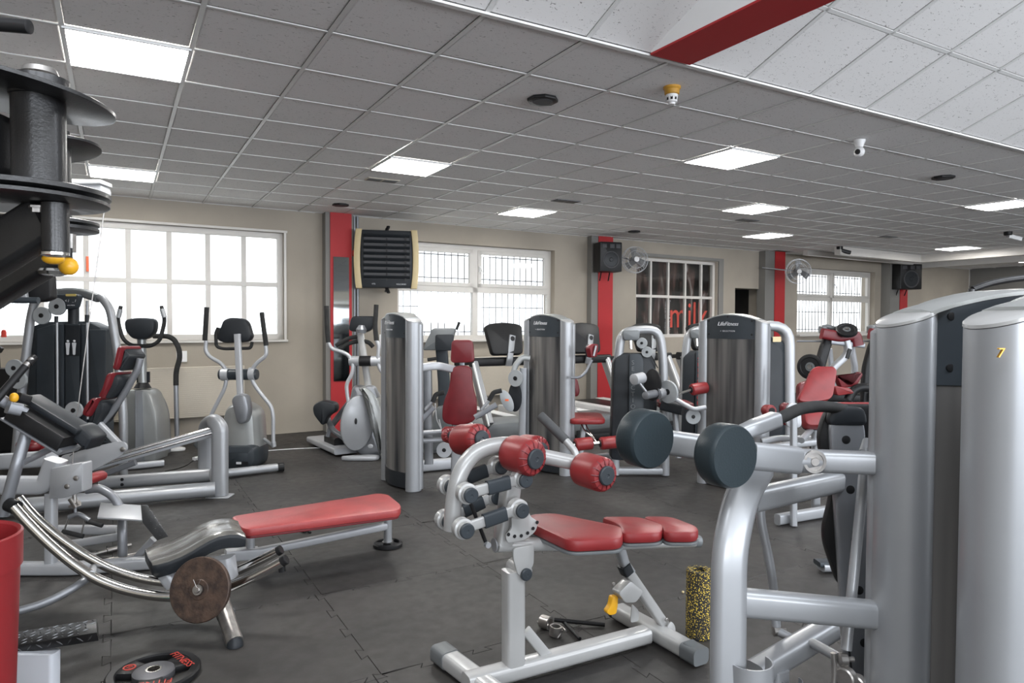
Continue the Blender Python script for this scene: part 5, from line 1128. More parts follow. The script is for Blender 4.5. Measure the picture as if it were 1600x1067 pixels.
# barbell-like bars lying on the floor behind
for k, (a_, c_) in enumerate((((125, 876), (205, 855)), ((150, 884), (240, 866)), ((55, 888), (105, 880)))):
    mb = MB(); a = fz(G(*a_), .018); c = fz(G(*c_), .018); d = (c - a); Lh = d.length
    mb.lathe(a, d, [(0, .012), (.004, .016), (Lh * .3, .016), (Lh * .31, .011), (Lh * .5, .011), (Lh * .51, .016), (Lh * .8, .016), (Lh * .81, .010), (Lh, .010)], 14)
    single(mb, 'cable_bar', 'steel', ['steel cable bar on the floor, farthest left, partly under the curved rails', 'steel cable bar on the floor nearest the tread step', 'short steel bar on the floor beside the left front post'][k], 'bar', None, (a + c) / 2)
# tilted padded footplate assembly on the sled post
b = fz(P(8, 790, 3.5)); sm_ = thing('sled_bench_machine', (fz(P(365, 1020, 3.22)).x, fz(P(365, 1020, 3.22)).y, 0), 'ab coaster with curved chrome twin rails and black saddle, bottom left', 'gym machine')
DS = 3.45
def Sx(x, y, dd=0): return P(x, y, DS + dd)
rail1 = [(22, 792), (45, 818), (75, 848), (110, 878), (150, 905), (195, 922), (240, 931), (285, 933), (330, 927), (370, 913), (405, 897), (444, 876)]
rail2 = [(30, 778), (55, 808), (90, 838), (130, 866), (175, 890), (220, 904), (265, 911), (310, 910), (355, 899), (395, 881), (436, 860)]
mb = MB(); mb.tube([Sx(*p, -.05) for p in rail1], .0245, fr=.06, n=18); r1 = mb.build('chrome_rail', 'chrome', sm_)
mb = MB(); mb.tube([Sx(*p, .18) for p in rail2], .0235, fr=.06, n=18); r2 = mb.build('chrome_rail', 'chrome', sm_)
mb = MB(); mb.cyl(Sx(440, 878, -.05), Sx(448, 873, -.05), .026, ch=.003); mb.build('rail_cap', 'black', r1)
mb = MB(); mb.cyl(Sx(433, 862, .18), Sx(440, 858, .18), .025, ch=.003); mb.build('rail_cap', 'black', r2)
mb = MB(); mb.bar([Sx(440, 880, -.03), Sx(441, 893, -.03)], .03, .03, up=CF); mb.build('rail_stop', 'black', r1)
mb = MB(); mb.cyl(Sx(143, 897, -.06), Sx(146, 886, .2), .017); mb.build('rail_spacer', 'silver_lt', sm_)
mb = MB(); mb.tube([Sx(5, 805, 0), Sx(28, 720, 0), Sx(50, 650, .1)], .028, fr=.05); mb.build('front_post', 'silver_dk', sm_)
mb = MB(); mb.lathe(Sx(14, 788, -.03), (Sx(30, 795, -.05) - Sx(14, 788, -.03)), [(0, .034), (.05, .034)], 18); mb.build('post_collar', 'black', sm_)
mb = MB(); mb.tube([Sx(33, 723, 0), Sx(55, 713, .1), Sx(85, 698, .2), Sx(112, 682, .3)], .018, fr=.1); mb.build('brace_tube', 'silver_dk', sm_)
mb = MB(); mb.tube([fz(Sx(-10, 965, -.2), .16), Sx(20, 957, -.2), Sx(70, 943, -.15), Sx(110, 922, -.08), Sx(135, 905, 0)], .019, fr=.15); mb.build('lower_hoop', 'silver_dk', sm_)
mb = MB(); a = P(338, 915, 3.5); c = P(367, 1004, 3.25); mb.ring(a, c - a, [(0, .040), ((c - a).length * .5, .040), ((c - a).length, .040), ((c - a).length, .034), ((c - a).length * .5, .034), (0, .034)], 24); mb.build('rear_leg', 'steel', sm_)
mb = MB(); mb.tube([P(352, 958, 3.40), P(354, 962, 3.39)], .044); mb.build('leg_joint', 'silver_dk', sm_)
mb = MB(); mb.lathe(fz(c, .002), UP, [(0, .038), (.02, .036), (.045, .02)], 18); mb.build('rubber_foot', 'char', sm_)
# saddle carriage
mb = MB(); mb.bar([Sx(340, 872, .1), Sx(345, 905, .1)], .10, .16, up=CR); mb.bar([Sx(262, 893, .05), Sx(275, 912, .05)], .12, .06, up=CR); mb.build('carriage_block', 'silver_lt', sm_)
M['saddle_top'] = mat('worn_glossy_vinyl', (0.15, 0.145, 0.135), 0.25, 0.2, 8, 0.3, coat=0.4)
near_ = [(239, 884), (246, 881), (264, 876), (282, 869), (298, 861), (314, 851), (328, 843), (342, 837), (358, 834), (372, 834), (384, 838)]
rs = []
for k, (x, y) in enumerate(near_):
    p = P(x, y, 3.38 + .17 * k / 10); r_ = P(x, y, 5) - EYE; wd = V((r_.x, r_.y, 0)).normalized() * .29 - CR * .045; th = .075 if 0 < k < 10 else .055
    if k == 0: p = p + wd * .06; wd = wd * .88
    rs.append([p - UP * th + wd * .04, p - UP * .022 - wd * .01, p - UP * .006, p + wd * .08 + UP * .004, p + wd * .3 - UP * .004, p + wd * .5 - UP * .008, p + wd * .7 - UP * .004, p + wd * .92 + UP * .004, p + wd - UP * .006, p + wd * 1.01 - UP * .022, p + wd * .96 - UP * th])
mb = MB(); mb.rings(rs); sdl = mb.build('saddle', 'char', sm_, ang=60)
mb = MB(); mb.rings([[r[i] + UP * .003 for i in range(2, 9)] + [r[i] - UP * .006 for i in range(8, 1, -1)] for r in rs]); mb.build('saddle_top', 'saddle_top', sdl, ang=60)
# the rusty plate and its pin
c = P(313, 921, 3.30); dpl = (-CF * .93 - CR * .12 + UP * .25).normalized()
pl = thing('rusty_weight_plate', tuple(c), 'round rusty iron weight plate on the side of the chrome-railed machine', 'weight plate')
mb = MB(); mb.ring(c, dpl, [(-.012, .147), (-.009, .151), (.009, .151), (.012, .147), (.012, .020), (-.012, .020)], 48); mb.build('disc', 'rust', pl)
mb = MB(); mb.ring(c, dpl, [(.012, .048), (.016, .045), (.016, .028), (.012, .026)], 30); mb.build('inner_ring', 'rust', pl)
mb = MB(); mb.cyl(c - dpl * .06, c + dpl * .035, .014, ch=.002); mb.build('loading_pin', 'steel', sm_)
mb = MB(); mb.ring(c + dpl * .018, dpl, [(0, .024), (.01, .024), (.01, .015), (0, .015)], 20)
mb.tube([c + dpl * .03 + UP * .01, c + dpl * .03 + UP * .05 - CR * .016], .0014, n=6); mb.tube([c + dpl * .03 + UP * .01, c + dpl * .03 + UP * .05 + CR * .018], .0014, n=6)
mb.build('spring_clip', 'steel', sm_)
# upper padded box on the left (tilted) carried by the front post
Ub = (P(128, 690, 3.6) - P(46, 640, 3.6)).normalized(); Wb = (CU + CR * .6); Wb = (Wb - Ub * Wb.dot(Ub)).normalized()
mb = MB(); mb.pad([(0, -.05), (.315, -.05), (.315, .028), (0, .028)], .16, .012, P(47, 636, 3.62), Ub, Wb); bx2 = mb.build('padded_box', 'black', sm_)
mb = MB(); mb.pad([(-.010, -.062), (.335, -.062), (.345, -.03), (.32, -.03), (.32, -.050), (-.010, -.050)], .165, .004, P(47, 636, 3.625), Ub, Wb); mb.build('tray', 'silver_dk', sm_)
mb = MB(); mb.pad(fillet2([(-.0, 0), (.34, 0), (.34, .035), (.0, .035)], .02), .14, .012, P(58, 623, 3.66), Ub, Wb); mb.build('padded_roll', 'char', sm_)
mb = MB(); mb.pad(fillet2([(-.02, -.03), (.12, -.05), (.12, .03), (.03, .05), (-.01, .03)], .02), .15, .02, P(137, 668, 3.7), Ub, Wb); mb.build('elbow_pad', 'char', sm_)
mb = MB(); mb.tube([P(-8, 625, 3.3), P(50, 560, 3.45)], .016); mb.build('chrome_grip', 'steel', sm_)
mb = MB(); mb.tube([P(-8, 628, 3.28), P(40, 572, 3.40)], .018); mb.lathe(P(44, 568, 3.43), P(52, 560, 3.46) - P(44, 568, 3.43), [(0, .018), (.05, .018), (.052, .012)], 14); mb.build('black_sleeve', 'black', sm_)
mb = MB(); mb.bar([P(-10, 618, 3.4), P(38, 645, 3.5)], .05, .055); mb.build('adjuster_tube', 'silver_dk', sm_)
mb = MB(); mb.bar([P(12, 636, 3.38), P(32, 640, 3.42)], .07, .06); mb.build('adjuster_sleeve', 'silver_dk', sm_)
mb = MB(); mb.sph(P(22, 621, 3.42), .020, 14, (1, 1, 1.2)); mb.build('knob', 'yellow', sm_)
mb = MB(); mb.bar([P(27, 620, 3.45), P(44, 625, 3.5)], .05, .045); mb.build('adjuster_knob', 'black', sm_)
# flat red bench joined behind the saddle
b = G(606, 846); fb = thing('flat_bench', (b.x, b.y, 0), 'low flat bench with worn pinkish-red pad, its rear leg standing on a weight plate', 'gym bench')
zt_ = .345
pts = [G(x, y, zt_) for x, y in ((360, 806), (591, 770), (607, 772), (627, 788), (625, 796), (388, 826), (378, 824))]; ub = (pts[1] - pts[0]).normalized(); wb = UP.cross(ub)
q2 = [((p - pts[0]).dot(ub), (p - pts[0]).dot(wb)) for p in pts]
mb = MB(); mb.pad(fillet2(q2, .05, 6), .05, .012, pts[0] - UP * .05, ub, wb); mb.build('bench_pad', 'red_worn', fb)
mb = MB(); mb.pad(fillet2(inset(fillet2(q2, .05, 4), .01), .01), .012, .002, pts[0] - UP * .062, ub, wb); mb.build('pad_board', 'red_dk', fb)
lg = G(606, 846, 0.03); lt = V((lg.x, lg.y, zt_ - .06))
mb = MB(); mb.cyl(lg + UP * .0, lt, .028); mb.build('rear_leg', 'silver', fb)
fr_ = G(352, 868, .12)
mb = MB(); mb.bar([lg + UP * .11, fr_ + (lg - fr_) * .14], .05, .05, cr=.012); mb.bar([fr_ + (lg - fr_) * .18, fr_], .07, .07, cr=.012); mb.build('lower_beam', 'silver_lt', fb)
mb = MB(); a = fr_ + (lg - fr_) * .14; mb.cyl(V((a.x, a.y, .10)), V((a.x, a.y, zt_ - .06)), .025); mb.bar([fr_, fz(fr_, .0)], .06, .05, up=CF); mb.build('front_leg', 'silver_lt', fb)
def grip_plate(c, R_, label, az=0, hub=.025, tilt=UP, m='black', name='weight_plate', red=True, th=.032):
    t = thing(name, tuple(c), label, 'weight plate'); c = V(c) 
    mb = MB(); mb.ring(c, UP, [(0.001, R_), (.006, R_ + .004), (th - .008, R_ + .004), (th, R_ - .004), (th, R_ * .83), (th - .006, R_ * .80), (.001, R_ * .80)], 48); mb.build('rim', m, t)
    mb = MB(); mb.ring(c, UP, [(0.001, R_ * .46), (th - .004, R_ * .46), (th + .002, R_ * .40), (th + .002, hub), (.001, hub)], 40); mb.build('hub_disc', 'mesh' if red else m, t)
    mb = MB(); mb.ring(c, UP, [(th + .002, hub + .007), (th + .004, hub + .007), (th + .004, hub - .001), (.001, hub - .001), (.001, hub)], 28); mb.build('steel_bush', 'chrome', t)
    for k in range(3):
        a = az + k * 2 * PI / 3; o = []
        for j in range(7): b_ = a - .42 + .84 * j / 6; o.append((R_ * .82 * math.cos(b_), R_ * .82 * math.sin(b_)))
        for j in range(7): b_ = a + .55 - 1.1 * j / 6; o.append((R_ * .44 * math.cos(b_), R_ * .44 * math.sin(b_)))
        mb = MB(); mb.pad(o, th - .003, .003, c + UP * .001, (1, 0, 0), (0, 1, 0)); s_ = mb.build('spoke', m, t)
        if red:
            d = V((math.cos(a), math.sin(a), 0)); tn = UP.cross(d)
            if k != 1: text('lettering', 'FITNESS', .05, c + d * R_ * .66 + UP * (th + .0005), -tn, d, 'letter_red', s_, .0008)
            else:
                mb = MB(); mb.ring(c + d * R_ * .64 + UP * (th - .002), UP, [(0, .026), (.0025, .026), (.0025, .020), (0, .020)], 24); mb.build('red_ring', 'letter_red', s_); text('lettering', '10', .028, c + d * R_ * .64 + UP * th, -tn, d, 'letter_red', s_, .0008)
    return t
c = G(240, 1046, .032); grip_plate((c.x, c.y, 0), .182, 'black three-grip weight plate with red lettering flat on the floor, bottom left', az=.35)
c = G(602, 846, .0); grip_plate((lg.x, lg.y, 0), .095, 'small black weight plate on the floor under the flat bench leg', az=1.0, hub=.03, red=False, th=.028)
# tread step beside the red bin
D = 2.6; b = fz(P(58, 1050, D)); ts = thing('tread_step', (b.x, b.y, 0), 'black tread-plate foot step on a pale blue-grey post, bottom left by the red bin', 'step')
A_, B_ = P(-40, 1019, D), P(151, 988, D); U1 = (B_ - A_).normalized(); W1 = P(151, 980, 3) - P(151, 980, 2); W1 = V((W1.x, W1.y, 0)).normalized(); W1 = (W1 - U1 * W1.dot(U1)).normalized()
w_ = (B_ - A_).length; O1 = P(-40, 1019, D)
N1 = U1.cross(W1)
mb = MB(); W1r = P(151, 980, 3) - P(151, 980, 2); W1r = V((W1r.x, W1r.y, 0)).normalized(); sx_ = W1r.dot(U1) / W1r.dot(W1) * .12; mb.pad([(0, 0), (w_, 0), (w_ + sx_, .12), (sx_, .12)], .034, .003, O1 - N1 * .034, U1, W1); sb = mb.build('step_board', 'black_gloss', ts)
mb = MB(); tread(mb, O1 + U1 * sx_ * .5, U1, W1, w_ - .02, .12, 15, 5); tread(mb, O1 - N1 * .034, U1, N1, w_, .034, 12, 1); o = mb.build('tread_pattern', 'tread', sb); o['kind'] = 'stuff'
mb = MB(); mb.bar([P(58, 1018, D), fz(P(58, 1200, D), .01)], .15, .06, up=CF, cr=.015); mb.build('post', 'pale_blue', ts)
b = fz(P(-78, 1000, 2.0)); bn = thing('litter_bin', (b.x, b.y, 0), 'tall red plastic bin cut off by the left edge of the photo', 'bin')
R0 = .172; zt2 = .90
mb = MB(); mb.ring(b, UP, [(0.002, R0 * .80), (zt2 - .10, R0 * .985), (zt2 - .098, R0 + .004), (zt2, R0 + .006), (zt2 + .004, R0), (zt2 - .004, R0 - .008), (.02, R0 * .78 - .006), (.02, .02), (.002, .02)], 56); mb.build('body', 'binred', bn)
b = P(22, 1062, 2.72); mb = MB(); mb.lathe(fz(b, .002), UP, [(0, .02), (.004, .03), (.15, .03), (.17, .02), (.2, .012)], 20); single(mb, 'spray_bottle', 'teal_item', 'turquoise bottle top just visible between the red bin and step post', 'bottle', None, fz(b, 0))
# ------------------------------------------------------------------ black pulley rack close to the camera
b = fz(P(-150, 600, 1.45)); bk = thing('plate_pulley_station', (b.x, b.y, 0), 'close-up black steel machine head with stacked round discs and yellow knob, upper left', 'gym machine')
DB = 1.25
def K(x, y, dd=0): return P(x, y, DB + dd)
ax = (UP + CR * .12 + CF * -.05).normalized()
def dsk(x, y, dd, r, h, name, m='black_gloss', ax_=None, prof=None):
    a_ = ax_ or UP; mb = MB(); mb.lathe(K(x, y, dd) - a_ * h / 2, a_, prof or [(0, r - .002), (.001, r), (h - .001, r), (h, r - .002)], 48); return mb.build(name, m, bk)
dsk(-4, 141, 0, .188, .008, 'top_disc', ax_=(UP + CR * .13 + CF * .02).normalized())
mb = MB(); mb.lathe(K(60, 150), UP * -1, [(-.03, .05), (.0, .046), (.004, .046), (.005, .043), (.175, .043)], 32); mb.build('spindle', 'black_gloss', bk)
mb = MB(); mb.lathe(K(62, 116) , UP, [(0, .03), (.010, .026), (.014, .012)], 30); mb.build('spindle_nut', 'steel', bk)
dsk(20, 300, .0, .155, .010, 'lower_disc'); dsk(20, 313, .0, .153, .008, 'lower_disc')
mb = MB(); mb.lathe(K(86, 318), UP * -1, [(0, .022), (.088, .022)], 28); mb.build('pin_tube', 'black_gloss', bk)
mb = MB(); mb.lathe(K(86, 392), UP * -1, [(0, .019), (.003, .0225), (.008, .0225), (.011, .014)], 28); mb.build('chrome_cap', 'chrome', bk)
mb = MB(); mb.lathe(K(60, 298), UP, [(0, .011), (.012, .011), (.013, .008)], 6); mb.lathe(K(60, 322), UP * -1, [(0, .016), (.004, .016), (.004, .012), (.012, .012)], 6); mb.build('hex_bolt', 'steel', bk, split=True)
mb = MB(); mb.bar([K(-80, 440, .05), K(75, 342, .02)], .05, .085); mb.build('lower_arm', 'black_gloss', bk)
mb = MB(); mb.bar([K(-80, 500, .5), K(95, 392, .45)], .06, .075); mb.build('rear_arm', 'black_gloss', bk)
quadpad(bk, [(-30, 186), (22, 186), (30, 196), (30, 272), (24, 280), (-30, 278)], DB + .04, .10, .006, 'square_housing', 'black_gloss', .01)
mb = MB(); mb.bar([K(36, 190, 0), K(38, 275, 0)], .012, .03, up=CF); mb.build('weld_seam', 'steel', bk)
mb = MB(); mb.sph(P(107, 416, 1.5), .0195, 24); mb.build('knob', 'yellow', bk)
mb = MB(); mb.sph(P(83, 404, 1.32), .019, 24, (1, 1, .6)); mb.build('knob', 'yellow', bk)
mb = MB(); mb.lathe(P(107, 402, 1.5), UP, [(0, .008), (.02, .008)], 14); mb.build('knob_stem', 'black', bk)
mb = MB(); mb.lathe(P(82, 420, 1.7), UP * -1, [(0, .03), (.006, .034), (.014, .03), (.018, .015)], 28); mb.build('chrome_cap', 'chrome', bk)
# second set further back
def dsk2(x, y, d, r, h, name, ax_=None): a_ = ax_ or UP; mb = MB(); mb.lathe(P(x, y, d) - a_ * h / 2, a_, [(0, r - .002), (.001, r), (h - .001, r), (h, r - .002)], 44); return mb.build(name, 'black_gloss', bk)
dsk2(64, 233, 1.9, .145, .009, 'top_disc', (UP + CR * -.12).normalized()); dsk2(72, 348, 1.9, .127, .010, 'lower_disc'); dsk2(72, 357, 1.9, .127, .010, 'lower_disc')
mb = MB(); mb.lathe(P(88, 205, 1.9), UP * -1, [(0, .034), (.27, .034)], 26); mb.build('spindle', 'black_gloss', bk)
mb = MB(); mb.bar([P(110, 366, 1.75), P(110, 394, 1.75)], .022, .022, up=CF); mb.build('lock_block', 'steel', bk)
mb = MB(); mb.lathe(P(-60, 33, 1.3), P(46, 42, 1.3) - P(-60, 33, 1.3), [(0, .013), (.128, .013), (.129, .011)], 20); mb.build('top_rod', 'black', bk)
mb = MB(); mb.bar([K(-150, 30, .1), fz(K(-150, 600, .1), .01)], .1, .1, up=CF); mb.bar([K(-150, 230, .1), K(20, 230, .05)], .08, .08); mb.bar([K(-150, 480, .1), K(-60, 430, .05)], .08, .08); mb.bar([K(-150, 33, .1), K(-55, 33, .05)], .05, .05); mb.build('frame_column', 'black_gloss', bk)
mb = MB(); mb.bar([K(-150, 300, .1), P(85, 300, 1.9)], .06, .06); mb.build('cross_arm', 'black_gloss', bk)
# treadmill head at the far left
b = fz(P(-60, 700, 4.9)); tl = thing('treadmill', (b.x, b.y, 0), 'treadmill at the far left, only its black screen, bar and silver bracket in view', 'treadmill', 'treadmills at the left edge')
quadpad(tl, [(-50, 425), (72, 408), (83, 432), (85, 466), (70, 472), (-50, 470)], 4.95, .08, .01, 'screen_housing', 'black', .02)
quadpad(tl, [(26, 435), (40, 435), (44, 470), (43, 474), (23, 474), (22, 470)], 4.85, .03, .006, 'screen_bracket', 'silver', .01)
mb = MB(); mb.tube([P(-60, 469, 4.8), P(60, 469, 4.8)], .022); mb.build('console_bar', 'slate', tl)
mb = MB(); mb.bar([P(-60, 469, 4.85), fz(P(-60, 700, 4.85), .01)], .1, .1, up=CF); mb.build('upright', 'silver_dk', tl)
mb = MB(); mb.tube([P(6, 471, 4.75), P(6, 512, 4.75)], .0025, n=6); mb.build('safety_cord', 'black', tl)
mb = MB(); mb.pad(fillet2([(-.016, -.026), (.016, -.026), (.016, .012), (.008, .026), (-.008, .026), (-.016, .012)], .004), .012, .002, P(7, 521, 4.75), CR, CU); mb.build('safety_key', 'letter_red', tl)
b = fz(P(25, 720, 7.4)); 
t = thing('dark_machine_base', (b.x, b.y, 0), 'dark boxy machine base low behind the left frame tube', 'gym machine')  # plain black boxes standing in for a gym machine seen as a silhouette
quadpad(t, [(-30, 575), (40, 575), (45, 600), (48, 700), (-30, 708)], 7.4, .3, .02, 'body', 'black', .03)
mb = MB(); mb.bar([P(10, 600, 7.4), fz(P(10, 715, 7.4), .005)], .4, .2, up=CF); mb.build('foot', 'black', t)
mb = MB(); mb.bar([P(-10, 540, 7.35), P(2, 548, 7.35)], .05, .06); mb.bar([P(-6, 545, 7.38), P(-4, 580, 7.38)], .05, .05, up=CF); mb.build('handle', 'black', t)

# ------------------------------------------------------------------ plate-loaded machines at the back right
b = fz(P(1262, 700, 5.6)); rs_ = thing('reclined_bench_machine', (b.x, b.y, 0), 'silver machine with reclined red backrest and round knee pad, right of the wide script tower', 'gym machine')
cushion(rs_, [(1268, 577), (1275, 574), (1300, 574), (1306, 581), (1299, 625), (1270, 630), (1243, 629), (1256, 602)], 5.7, .07, 'backrest', 'red', fr=.06, U=CR, W=(CU + CF * .45).normalized())
cushion(rs_, [(1252, 640), (1300, 640), (1300, 668), (1256, 668)], 5.45, .1, 'seat_cushion', 'red', fr=.05, W=(CU + CF * .6).normalized())
quadpad(rs_, [(1228, 634), (1240, 628), (1250, 633), (1252, 668), (1228, 668)], 5.2, .03, .006, 'knee_bracket', 'silver_lt', .04)
cushion(rs_, [(1220, 633), (1228, 628), (1234, 632), (1232, 664), (1222, 664)], 5.25, .08, 'knee_pad', 'red_dk', fr=.04)
mb = MB(); mb.lathe(P(1240, 641, 5.15), CR, [(-.03, .018), (.03, .018)], 14); mb.build('knee_knob', 'black', rs_)
mb = MB(); mb.bar([P(1240, 640, 5.18), fz(P(1241, 760, 5.18), .01)], .045, .045, up=CF); mb.build('front_post', 'silver', rs_)
mb = MB(); mb.bar([fz(P(1215, 775, 5.2), .05), fz(P(1340, 775, 5.6), .05)], .06, .08); mb.tube([P(1252, 688, 5.3), P(1268, 670, 5.5)], .025); mb.bar([P(1275, 660, 5.5), fz(P(1275, 760, 5.6), .02)], .06, .06, up=CF); mb.bar([P(1195, 700, 5.3), P(1280, 690, 5.5)], .05, .05); mb.build('base_frame', 'silver', rs_)
for k, (dx, lab) in enumerate(((0, 'red and black plate-loaded chest machine below the far white window'), (75, 'second red and black plate-loaded machine, half hidden by the big silver columns'))):
    d8 = 8.3; X = lambda x, y, dd=0: P(x + dx, y, d8 + dd)
    b = fz(X(1300, 640)); t = thing('plate_loaded_machine', (b.x, b.y, 0), lab, 'gym machine')
    mb = MB(); mb.bar([X(1284, 521), X(1310, 526), X(1336, 523), X(1340, 540)], .10, .13, fr=.04, cr=.03); mb.build('red_arm', 'red_dk', t)
    mb = MB(); mb.bar([X(1298, 520, .1), X(1288, 545), X(1280, 575), X(1276, 640)], .11, .10, up=CF, fr=.06); mb.bar([X(1276, 640), fz(X(1276, 700))], .1, .1, up=CF); mb.build('black_upright', 'black', t)
    mb = MB(); mb.tube([X(1290, 510, .1), X(1315, 516, .1)], .03); mb.lathe(X(1286, 514, .1), UP, [(-.05, .05), (.03, .05), (.05, .03)], 16); mb.build('loading_horn', 'greyplas', t)
    mb = MB(); mb.bar([X(1322, 532), X(1326, 548), X(1318, 560), X(1300, 576), X(1285, 600)], .07, .10, up=CF, fr=.08); mb.build('swing_lever', 'silver_lt', t)
    mb = MB(); mb.bar([X(1327, 545, -.03), X(1322, 560, -.03)], .05, .06, up=CF); mb.build('lever_sleeve', 'black', t)
    mb = MB(); mb.bar([X(1298, 534), X(1350, 540)], .05, .06); mb.tube([X(1245, 533, .2), X(1300, 533, .1)], .012); mb.build('cross_bar', 'silver_dk', t)
    mb = MB(); mb.bar([X(1296, 545, .3), fz(X(1312, 640, .4))], .06, .06, up=CF); mb.bar([X(1330, 540, .3), X(1336, 575, .3), fz(X(1318, 640, .4))], .07, .06, up=CF); mb.build('rear_leg', 'silver_lt', t, split=True)
    if k == 0:
        cushion(t, [(1303, 585), (1322, 600), (1328, 598), (1342, 580), (1345, 585), (1335, 603), (1312, 606)], d8 - .3, .12, 'seat_pad', 'red_dk', fr=.03); cushion(t, [(1246, 600), (1262, 594), (1275, 600), (1270, 640), (1246, 630)], d8 - .4, .1, 'side_pad', 'red_dk', fr=.05)
        cushion(t, [(1300, 602), (1325, 606), (1332, 614), (1305, 618)], d8 - .4, .12, 'seat_pad', 'red', fr=.03)
    mb = MB(); mb.bar([X(1285, 620, -.1), X(1340, 622, -.1)], .12, .10); mb.tube([X(1325, 625, -.4), X(1333, 610, -.4), X(1345, 605, -.4), X(1362, 606, -.4)], .05, fr=.15); mb.build('seat_frame', 'black', t)
    mb = MB(); mb.bar([fz(X(1270, 700), .05), fz(X(1340, 690, .3), .05)], .1, .1); mb.build('base_frame', 'black', t)
    for (x, y, dd, dr, r, lb) in (((1266, 573, -.1, (-CF - CR * .9).normalized(), .15, 'black plate with yellow number on the red machine side'), (1323, 516, -.05, (-CF * .6 + UP * .8 - CR * .2).normalized(), .12, 'black grip plate on top of the red machine arm')) if k == 0 else ()):
        c = X(x, y, dd); q = thing('weight_plate', tuple(c), lb, 'weight plate'); mb = MB(); mb.ring(c, dr, [(-.02, r * .97), (-.016, r), (.016, r), (.02, r * .95), (.02, r * .75), (.012, r * .7), (.012, r * .2), (-.02, r * .2)], 36); mb.build('disc', 'black', q)
        mb = MB(); mb.ring(c, dr, [(.012, r * .36), (.02, r * .34), (.02, r * .2), (.012, r * .2)], 20); mb.build('hub_ring', 'greyplas', q)
        if r > .13: text('lettering', '10', .05, c - CU * .1 + dr * .016 + CR * -.0, CR, CU, 'yellow', q, .001)
        mb = MB(); mb.cyl(c - dr * .1, c + dr * .03, r * .2 - .003); mb.build('sleeve', 'steel', t)
# dark curved bar high behind the silver towers
b = fz(P(1700, 480, 2.6)); t = thing('black_arch_machine', (b.x, b.y, 0), 'machine whose black curved top tube shows above the big silver towers at the right edge', 'gym machine')
mb = MB(); mb.tube([P(1520, 452, 2.6), P(1545, 443, 2.6), P(1575, 437, 2.6), P(1610, 433, 2.6), P(1660, 436, 2.6), P(1700, 460, 2.6), fz(P(1705, 700, 2.6), .01)], .012, fr=.1); mb.build('curved_tube', 'black_gloss', t)
mb = MB(); mb.tube([P(1518, 452, 2.6), P(1512, 480, 2.6), fz(P(1512, 700, 2.6), .01)], .012, fr=.05); mb.build('rear_tube', 'black_gloss', t)

# ------------------------------------------------------------------ wall and ceiling fittings
# fan heater
b = YW(604, 405, .42); ht = thing('fan_heater', tuple(b), 'black louvred fan heater with cream side trims on the wall by the red mirror column', 'heater')
F_ = (V((-.42, -.9, 0))).normalized(); Uh = UP.cross(F_) * 1; Uh = (V((1, -.32, 0))).normalized(); Nh = Uh.cross(UP)
def H_(s, z, n_=0): return b + Uh * s + UP * z + Nh * n_
pr = fillet2([(-.36, -.40), (.36, -.40), (.38, 0), (.36, .40), (-.36, .40), (-.38, 0)], .05)
mb = MB(); mb.pad(fillet2([(-.36, -.40), (.36, -.40), (.36, .40), (-.36, .40)], .03), .24, .015, H_(0, 0, -.20), Uh, UP); mb.build('casing', 'char', ht)
for sg in (-1, 1):
    mb = MB(); o = []
    for k in range(9): z = -.41 + .82 * k / 8; o.append((sg * (.335 + .028 * (1 - (z / .41) ** 2)), z))
    for k in range(9): z = .41 - .82 * k / 8; o.append((sg * (.42 + .028 * (1 - (z / .41) ** 2)), z))
    mb.pad(o, .20, .008, H_(0, 0, -.14), Uh, UP); mb.build('side_trim', 'cream', ht)
mb = MB(); mb.box(H_(0, .03, .042), .62, .62, .004, U=Uh, W=UP); mb.build('grille_back', 'wheel', ht)
for k in range(8):
    mb = MB(); mb.box(H_(0, .32 - k * .082, .065), .64, .05, .008, U=Uh, W=(UP + Nh * .9).normalized(), e=.001); mb.build('louvre', 'char', ht)
mb = MB(); mb.box(H_(0.0, .02, .05), .02, .64, .012, U=Uh, W=UP); mb.box(H_(.26, .02, .05), .03, .64, .012, U=Uh, W=UP); mb.build('grille_rib', 'black', ht, split=True)
text('lettering', 'VOLCANO', .028, H_(.2, -.35, .045), Uh, UP, 'letter', ht, .001); text('lettering', 'VTS', .03, H_(-.18, -.35, .045), Uh, UP, 'letter', ht, .001)
mb = MB(); mb.bar([H_(.0, .39, -.05), H_(.03, .47, -.08)], .05, .03); mb.bar([H_(.0, -.39, -.05), H_(.03, -.47, -.02)], .05, .03); mb.bar([H_(0, .43, -.08), H_(0, .43, -.42)], .03, .03); mb.bar([H_(0, -.43, -.05), H_(0, -.43, -.42)], .03, .03); mb.build('mount_bracket', 'black', ht, split=True)
mb = MB(); a = H_(-.40, .08, -.1); mb.lathe(a, -Uh, [(0, .05), (.05, .05), (.07, .04)], 18); mb.build('valve', 'letter_red', ht)
# pipes beside the column
mb = MB()
for x in (553.5, 558.5): a = YW(x, 345, .05); mb.tube([V((a.x, a.y, CZ - .01)), V((a.x, a.y, .02))], .022, n=10)
pp = mb.build('heating_pipe', 'silver_dk'); 
bpy.data.objects.remove(pp)
for k, x in enumerate((553.5, 558.5)):
    a = YW(x, 345, .06); mb = MB(); mb.tube([V((a.x, a.y, CZ - .01)), V((a.x, a.y, .01))], .02, n=12)
    o = single(mb, 'heating_pipe', 'silver_dk', ['grey heating pipe closest to the red mirror column', 'grey heating pipe nearer the fan heater, parallel to the first'][k], 'pipe', None, (a.x, a.y, 0))
